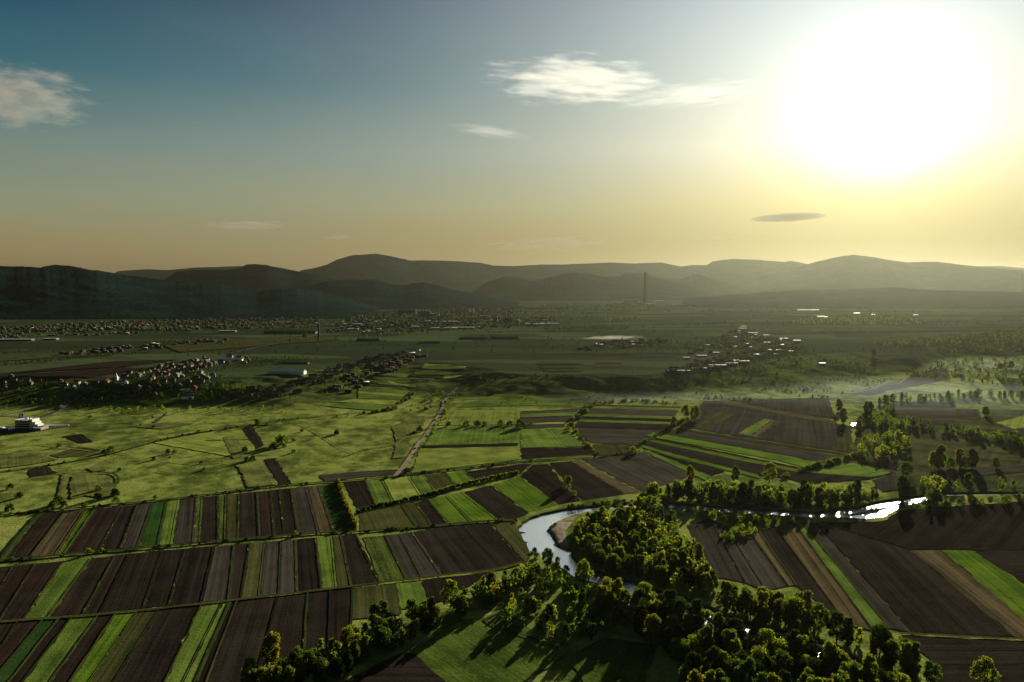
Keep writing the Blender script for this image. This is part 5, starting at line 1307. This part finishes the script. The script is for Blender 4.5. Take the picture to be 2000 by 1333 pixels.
# the many small houses of the town
def town():
    m_v, m_q, mi, b = [], [], [], 0
    cube = np.array([(x, y, z) for z in (0, 1) for y in (-.5, .5) for x in (-.5, .5)], float)
    cq = np.array([(4, 5, 7, 6), (0, 1, 5, 4), (2, 6, 7, 3), (0, 4, 6, 2), (1, 3, 7, 5)])
    for reg, n in (([(-50, 668), (200, 655), (400, 645), (640, 640), (700, 610), (900, 600), (1000, 606), (1000, 628), (800, 640), (640, 640), (400, 640), (100, 640), (-50, 645)], 1500),
                   ([(620, 648), (760, 626), (900, 622), (1090, 620), (1090, 636), (900, 645), (700, 655)], 420), ([(760, 606), (900, 600), (1250, 592), (1300, 600), (1100, 610), (800, 618)], 420), ([(0, 640), (300, 625), (620, 618), (620, 635), (300, 645), (0, 650)], 600),
                   ([(1180, 592), (1350, 590), (1700, 600), (1700, 612), (1300, 612)], 200), ([(120, 690), (250, 678), (450, 665), (450, 670), (250, 686), (120, 698)], 60), ([(1295, 724), (1380, 704), (1450, 692), (1560, 670), (1565, 682), (1470, 704), (1400, 718), (1320, 730)], 150), ([(1340, 694), (1400, 668), (1430, 645), (1465, 652), (1545, 668), (1440, 692)], 110), ([(1130, 684), (1180, 670), (1300, 662), (1300, 670), (1220, 682), (1150, 690)], 50), ([(640, 742), (700, 716), (800, 694), (830, 697), (740, 725), (670, 750)], 60)):
        G = np.array([at(x, y, TERR)[:2] for x, y in reg]); lo, hi = G.min(0), G.max(0)
        k = 0
        while k < n:
            x, y = rng.uniform(lo, hi)
            if not inside(G, np.array([x]), np.array([y]))[0]: k += .2; continue
            k += 1
            w, d, h = rng.uniform(8, 17), rng.uniform(8, 12), rng.uniform(4, 8)
            a = rng.uniform(-.3, .3) + (0 if rng.uniform() < .6 else math.pi / 2); ca, sa = math.cos(a), math.sin(a)
            V = cube * (w, d, h)
            V = np.stack([V[:, 0] * ca - V[:, 1] * sa + x, V[:, 0] * sa + V[:, 1] * ca + y, V[:, 2] + float(h0(x, y)) - .5], 1)
            m_v.append(V); m_q.append(cq + b); b += 8
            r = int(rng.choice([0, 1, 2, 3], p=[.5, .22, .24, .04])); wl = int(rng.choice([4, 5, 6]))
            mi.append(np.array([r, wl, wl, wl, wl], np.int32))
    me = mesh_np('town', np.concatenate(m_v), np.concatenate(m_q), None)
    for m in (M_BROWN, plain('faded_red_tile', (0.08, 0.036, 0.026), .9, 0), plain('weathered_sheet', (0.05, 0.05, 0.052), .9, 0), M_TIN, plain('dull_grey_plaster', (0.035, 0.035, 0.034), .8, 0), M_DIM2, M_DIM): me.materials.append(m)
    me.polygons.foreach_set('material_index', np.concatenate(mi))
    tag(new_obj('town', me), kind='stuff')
town()
TT = ['round', 'bushy']

# pylons and masts
def pylon(px, py, top, label):
    g = at(px, py); H = ray(px, top)[1] * g[1] + CAM_Z - g[2]
    o = tag(empty('power_pylon', tuple(g)), label, 'pylon', 'power pylons on the plain')
    m = MB(); w = H * .1
    lv = [0, .25, .45, .62, .78, 1.0]
    for i in range(5):
        a, b = lv[i], lv[i + 1]; wa, wb = w * (1 - .93 * a), w * (1 - .93 * b)
        for sx, sy in ((-1, -1), (1, -1), (1, 1), (-1, 1)): m.bar((sx * wa, sy * wa, H * a), (sx * wb, sy * wb, H * b), .35, n=4)
        for s in (-1, 1):
            m.bar((-wa, s * wa, H * a), (wb, s * wb, H * b), .22, n=4); m.bar((wa, s * wa, H * a), (-wb, s * wb, H * b), .22, n=4)
    part('lattice', m, M_STEEL, o)
    for k, l in ((.66, .2), (.8, .16), (.93, .11)): part('crossarm', MB().bar((-H * l, 0, H * k), (H * l, 0, H * k), .32, n=4).bar((-H * l, 0, H * k), (0, 0, H * k + 2), .2, n=4).bar((H * l, 0, H * k), (0, 0, H * k + 2), .2, n=4), M_STEEL, o)
pylon(1881, 643, 622, 'tallest lattice power pylon rising from the misty plain'); pylon(1835, 630, 614, 'second lattice power pylon left of the tallest one')
pylon(1748, 619, 606, 'lattice power pylon behind the bright halls, left of the plain'); pylon(1769, 619, 607, 'lattice power pylon right behind the bright halls'); pylon(1937, 646, 630, 'dark lattice pylon above the wooded terrace edge')
def mast(px, py, y, h, label):
    a, s = ray(px, py); o = tag(empty('radio_mast', (a * y, y, CAM_Z + s * y - 4)), label, 'mast', 'radio masts on the mountains')
    part('pole', MB().tube([(0, 0, -4, 4), (0, 0, h * .5, 2.5), (0, 0, h, 1.0)], 8), M_STEEL, o); part('antenna_drum', MB().tube([(0, 0, h * .55, 4), (0, 0, h * .68, 4)], 8), M_STEEL, o)
mast(733, 497, 15000, 38, 'left one of two radio masts on the highest mountain'); mast(739, 497.4, 15000, 30, 'right one of two radio masts on the highest mountain'); mast(1666, 499, 13000, 30, 'lone radio mast on the mountain under the sun')

# two vehicles on the village road
def vehicle(px, py, a, L, H, paint, label, cat, name):
    g = at(px, py, off=1.45); o = tag(empty(name, tuple(g), R(a)), label, cat)
    b = MB().box(-L / 2, L / 2, -1, 1, .35, H * .55); b.add([(-L * .42, -.92, H * .55), (L * .3, -.92, H * .55), (L * .3, .92, H * .55), (-L * .42, .92, H * .55), (-L * .38, -.8, H), (L * .15, -.8, H), (L * .15, .8, H), (-L * .38, .8, H)], [(0, 1, 5, 4), (1, 2, 6, 5), (2, 3, 7, 6), (3, 0, 4, 7), (4, 5, 6, 7)])
    part('body', b, paint, o)
    part('windscreen', MB().add([(L * .305, -.8, H * .58), (L * .305, .8, H * .58), (L * .17, .72, H * .95), (L * .17, -.72, H * .95)], [(0, 1, 2, 3)]), M_GLASS, o)
    for x in (-.3, .3):
        for y in (-.95, .95): part('wheel', MB().bar((L * x, y - .12, .35), (L * x, y + .12, .35), .35, n=12), M_STEEL, o)
vehicle(121, 797.5, 55, 6.5, 2.9, M_WHITE, 'white van on the road below the village', 'van', 'van'); vehicle(111, 804.5, 50, 4.4, 1.6, M_SLATE, 'small grey car behind the white van on the road', 'car', 'car')

# driftwood stakes at the outer bank
for (x0, y0, x1, y1, lab) in ((78, 398, 128, 400, 'dark log lying out from the outer bank of the river, upper of two'), (112, 485, 148, 495, 'dark log lying out from the outer bank of the river, lower of two')):
    p, q = at(*px_of('h', x0, y0), WATER_Z), at(*px_of('h', x1, y1), WATER_Z)
    o = new_obj('log', MB().bar((-1, 0, .5), tuple(q - p + np.array([0, 0, .15])), .45, .25, 8).mesh('log', M_BARK), None, tuple(p)); tag(o, lab, 'log')

# ------------------------------------------------------------------ air, smoke, clouds
def vol_mat(name, color, density, aniso, het=None, absorb=None):
    m, t, o = nt(name)
    v = t.nodes.new('ShaderNodeVolumePrincipled')
    v.inputs['Color'].default_value = (*color, 1); v.inputs['Density'].default_value = density; v.inputs['Anisotropy'].default_value = aniso
    if absorb: v.inputs['Absorption Color'].default_value = (*absorb, 1)
    if het:
        het(t, v); m.cycles.volume_step_rate = 0.25
    t.links.new(v.outputs[0], o.inputs[1])
    return m
ZT = 860.0
o = new_obj('haze', MB().box(-40000, 40000, -3500, 31500, -13, ZT).mesh('haze', vol_mat('haze', (.096, .100, .077), 2.0e-5, .72)))
tag(o, kind='stuff')

def ico(sub):
    import bmesh
    bm = bmesh.new(); bmesh.ops.create_icosphere(bm, subdivisions=sub, radius=1); me = bpy.data.meshes.new('ball'); bm.to_mesh(me); bm.free(); return me
def puff(den, freq, stretch, thr, seed, gain=3.0):
    def f(t, v):
        tc = node(t, 'ShaderNodeTexCoord').outputs['Object']
        a = node(t, 'ShaderNodeVectorMath', operation='ADD'); t.links.new(vmul(t, tc, stretch), a.inputs[0]); a.inputs[1].default_value = (seed * 3.7, seed * 1.3, seed * 7.1)
        n = noise(t, a.outputs[0], freq, 8, 0.68)
        ln = node(t, 'ShaderNodeVectorMath', operation='LENGTH'); t.links.new(tc, ln.inputs[0])
        r = math_(t, 'SUBTRACT', 1.0, math_(t, 'POWER', ln.outputs['Value'], 2.0))
        d = node(t, 'ShaderNodeClamp')
        s = math_(t, 'MULTIPLY', math_(t, 'MULTIPLY_ADD', r, 0.34, math_(t, 'SUBTRACT', n, thr)), gain)
        t.links.new(s, d.inputs[0])
        t.links.new(math_(t, 'MULTIPLY', d.outputs[0], den), v.inputs['Density'])
    return f
def cloud(px, py, wpx, hpx, dist, depth, den, label, seed, freq=2.0, stretch=(2.2, 1, 1.0), thr=.62, tilt=0, aniso=.3, col=(1, 1, 1), gain=3.0):
    a, s = ray(px, py)
    me = ico(3)
    m = vol_mat('cloud', col, den, aniso, puff(den, freq, stretch, thr, seed, gain))
    me.materials.append(m)
    o = new_obj('cloud', me, None, (a * dist, dist, CAM_Z + s * dist))
    o.scale = (wpx / 2 * dist / F, depth / 2, hpx / 2 * dist / F); o.rotation_euler = (0, R(-tilt), 0)
    tag(o, label, 'cloud')
if CLOUDS:
    cloud(1128, 158, 470, 130, 20000, 1300, .0018, 'large bright feathery cloud left of the sun', 3, 2.6, (1.1, .8, 1.9), .70, -3, .3, (.88, .88, .88), gain=4)
    cloud(1345, 186, 380, 66, 21000, 900, .0006, 'thin bright cloud veil trailing towards the sun', 5, 2.6, (1.0, .8, 1.6), .68, 6, gain=4)
    cloud(20, 188, 400, 170, 20000, 1300, .0022, 'grey and cream ragged cloud at the far left', 8, 2.4, (1.1, .8, 1.8), .70, -5, .3, (.42, .40, .36), gain=4)
    cloud(955, 257, 200, 34, 22000, 700, .0004, 'faint small wisp under the large feathery cloud', 12, 2.2, (1, .8, 1.6), .66, -8, gain=4)
    cloud(1540, 425, 150, 17, 26000, 900, .0016, 'narrow dark lens shaped cloud below the sun', 15, 1.0, (1, 1, 1), .35, 3, .0, (.35, .35, .35), 6)
    cloud(1070, 476, 290, 38, 34000, 1500, .0012, 'faint low cloud bank above the middle mountains', 18, 2.4, (1.5, .8, 1.2), .66, 2, .0, (.5, .45, .4))
    cloud(480, 440, 200, 24, 34000, 1500, .0012, 'faint low cloud streak over the left mountains', 21, 2.2, (1.3, .8, 1.6), .64, 0, .0, (.5, .45, .4))
    cloud(1390, 470, 160, 20, 34000, 1200, .0011, 'small faint low cloud left of the lens shaped one', 25, 2.2, (1.3, .8, 1.3), .64, 3, .0, (.5, .45, .4))
    cloud(660, 464, 80, 10, 34000, 900, .0006, 'tiny faint low cloud above the highest mountain', 29, 2.0, (1.2, .8, 1), .6, 3, .0, (.5, .45, .4))

# white smoke drifting low from the works
g = at(1195, 663)
me = ico(3); me.materials.append(vol_mat('smoke', (1, .95, .85), .05, .35, puff(.012, 2.0, (2.4, 1, 1), .55, 2)))
o = new_obj('smoke', me, None, (g[0], g[1], g[2] + 5)); dm = g[1] / F
o.scale = (72 * dm, 12, 5.0 * dm); o.rotation_euler = (0, R(-1.5), 0); tag(o, 'white smoke plume drifting low behind the works sheds', 'smoke', kind='stuff')
# ground mist over the wet meadows on the right and under the scarp
def mist(px, py, wpx, depth, thick, den, col=(.8, .95, 1), g_=.3):
    g = at(px, py)
    mt = vol_mat('mist', col, den, g_)
    for k in (1.0, .8, .6, .4):
        me = ico(4); me.materials.append(mt)
        o = new_obj('mist', me, None, (g[0], g[1], g[2] - 2)); o.scale = (wpx / 2 * g[1] / F * k, depth / 2 * k, thick * (.35 + .65 * k)); tag(o, kind='stuff')
if MIST:
    mist(1780, 770, 800, 560, 16, MIST); mist(1260, 778, 640, 170, 11, MIST); mist(1900, 715, 520, 700, 13, MIST * .5)

# ------------------------------------------------------------------ sun and sky
sa, ss = ray(1722, 234)
SUN = Vector((sa, 1.0, ss)).normalized()
el, az = math.asin(SUN.z), math.atan2(SUN.x, SUN.y)
ld = bpy.data.lights.new('sun', 'SUN'); ld.energy = SUN_E; ld.angle = R(0.53); ld.color = (1.0, 0.92, 0.72)
so = bpy.data.objects.new('sun', ld); COL.objects.link(so); so.location = SUN * 3000
so.rotation_euler = (-SUN).to_track_quat('-Z', 'Y').to_euler()

world = bpy.data.worlds.new('World'); scene.world = world; world.use_nodes = True
t = world.node_tree
for n in list(t.nodes): t.nodes.remove(n)
wo = t.nodes.new('ShaderNodeOutputWorld'); bg = t.nodes.new('ShaderNodeBackground'); bg.inputs[1].default_value = 0.1
t.links.new(bg.outputs[0], wo.inputs[0])
sky = t.nodes.new('ShaderNodeTexSky'); sky.sky_type = 'NISHITA'; sky.sun_disc = False
sky.sun_elevation = el; sky.sun_rotation = az; sky.altitude = 300; sky.dust_density = 3.0
dirn = node(t, 'ShaderNodeTexCoord').outputs['Generated']
sp3 = node(t, 'ShaderNodeSeparateXYZ'); t.links.new(dirn, sp3.inputs[0])
elev = math_(t, 'MULTIPLY', math_(t, 'ARCSINE', sp3.outputs[2]), 180 / math.pi)
dot = node(t, 'ShaderNodeVectorMath', operation='DOT_PRODUCT'); t.links.new(dirn, dot.inputs[0]); dot.inputs[1].default_value = SUN
ang = math_(t, 'MULTIPLY', math_(t, 'ARCCOSINE', math_(t, 'MINIMUM', dot.outputs['Value'], 0.999999)), 180 / math.pi)
# thin uneven veil across the sky
veil = noise(t, vmul(t, dirn, (3.0, 3.0, 11.0)), 1.0, 5, 0.6)
elw = math_(t, 'ADD', elev, math_(t, 'MULTIPLY', math_(t, 'SUBTRACT', veil, 0.5), 3.0))
base = ramp(t, math_(t, 'DIVIDE', elw, 40.0), SKY)
# the sky away from the sun is dimmer
hz = node(t, 'ShaderNodeVectorMath', operation='DOT_PRODUCT'); t.links.new(dirn, hz.inputs[0]); hz.inputs[1].default_value = Vector((SUN.x, SUN.y, 0)).normalized()
bk = node(t, 'ShaderNodeMapRange', interpolation_type='SMOOTHSTEP'); t.links.new(hz.outputs['Value'], bk.inputs[0])
for i_, v_ in ((1, -.6), (2, .45), (3, .25), (4, 1.0)): bk.inputs[i_].default_value = v_
bkc = node(t, 'ShaderNodeCombineColor')
for i in range(3): t.links.new(bk.outputs[0], bkc.inputs[i])
base = mix(t, 1.0, base, bkc.outputs[0], 'MULTIPLY')
glowc = ramp(t, math_(t, 'DIVIDE', elev, 20.0), [(0.0, (.32, .22, .05)), (.145, (.40, .31, .08)), (.28, (.85, .64, .25)), (.47, (1.25, 1.08, .76)), (.9, (1.1, 1.14, 1.05)), (1.0, (1.05, 1.08, 1.05))])
gl = math_(t, 'MULTIPLY', math_(t, 'EXPONENT', math_(t, 'DIVIDE', ang, -GLOW[1])), GLOW[0])
core = math_(t, 'MULTIPLY', math_(t, 'EXPONENT', math_(t, 'MULTIPLY', math_(t, 'POWER', math_(t, 'DIVIDE', ang, GLOW[3]), 2.0), -1.0)), GLOW[2])
gsum = math_(t, 'ADD', math_(t, 'MAXIMUM', math_(t, 'SUBTRACT', gl, 0.02), 0.0), core)
gk = node(t, 'ShaderNodeCombineColor')
for i in range(3): t.links.new(gsum, gk.inputs[i])
tot = mix(t, 1.0, base, mix(t, 1.0, glowc, gk.outputs[0], 'MULTIPLY'), 'ADD')
sc = 10.0 / 2 ** EXPO
tot = mix(t, 1.0, tot, (sc, sc, sc), 'MULTIPLY')
up = node(t, 'ShaderNodeMapRange', i_1=24.0, i_2=42.0); t.links.new(elev, up.inputs[0])
nish = mix(t, 1.0, sky.outputs[0], (NISH, NISH, NISH), 'MULTIPLY')
tot = mix(t, up.outputs[0], tot, nish)
t.links.new(tot, bg.inputs[0])

scene.view_settings.view_transform = 'Standard'; scene.view_settings.look = 'None'
scene.view_settings.exposure = EXPO; scene.view_settings.gamma = 1.0
c = scene.cycles
c.max_bounces = 5; c.diffuse_bounces = 2; c.glossy_bounces = 2; c.transmission_bounces = 3; c.volume_bounces = 0; c.transparent_max_bounces = 8
c.use_adaptive_sampling = False
c.use_denoising = True; c.denoiser = 'OPENIMAGEDENOISE'
c.sample_clamp_indirect = 4.0; c.caustics_reflective = False; c.caustics_refractive = False
c.volume_step_rate = 1.0; c.volume_max_steps = 256
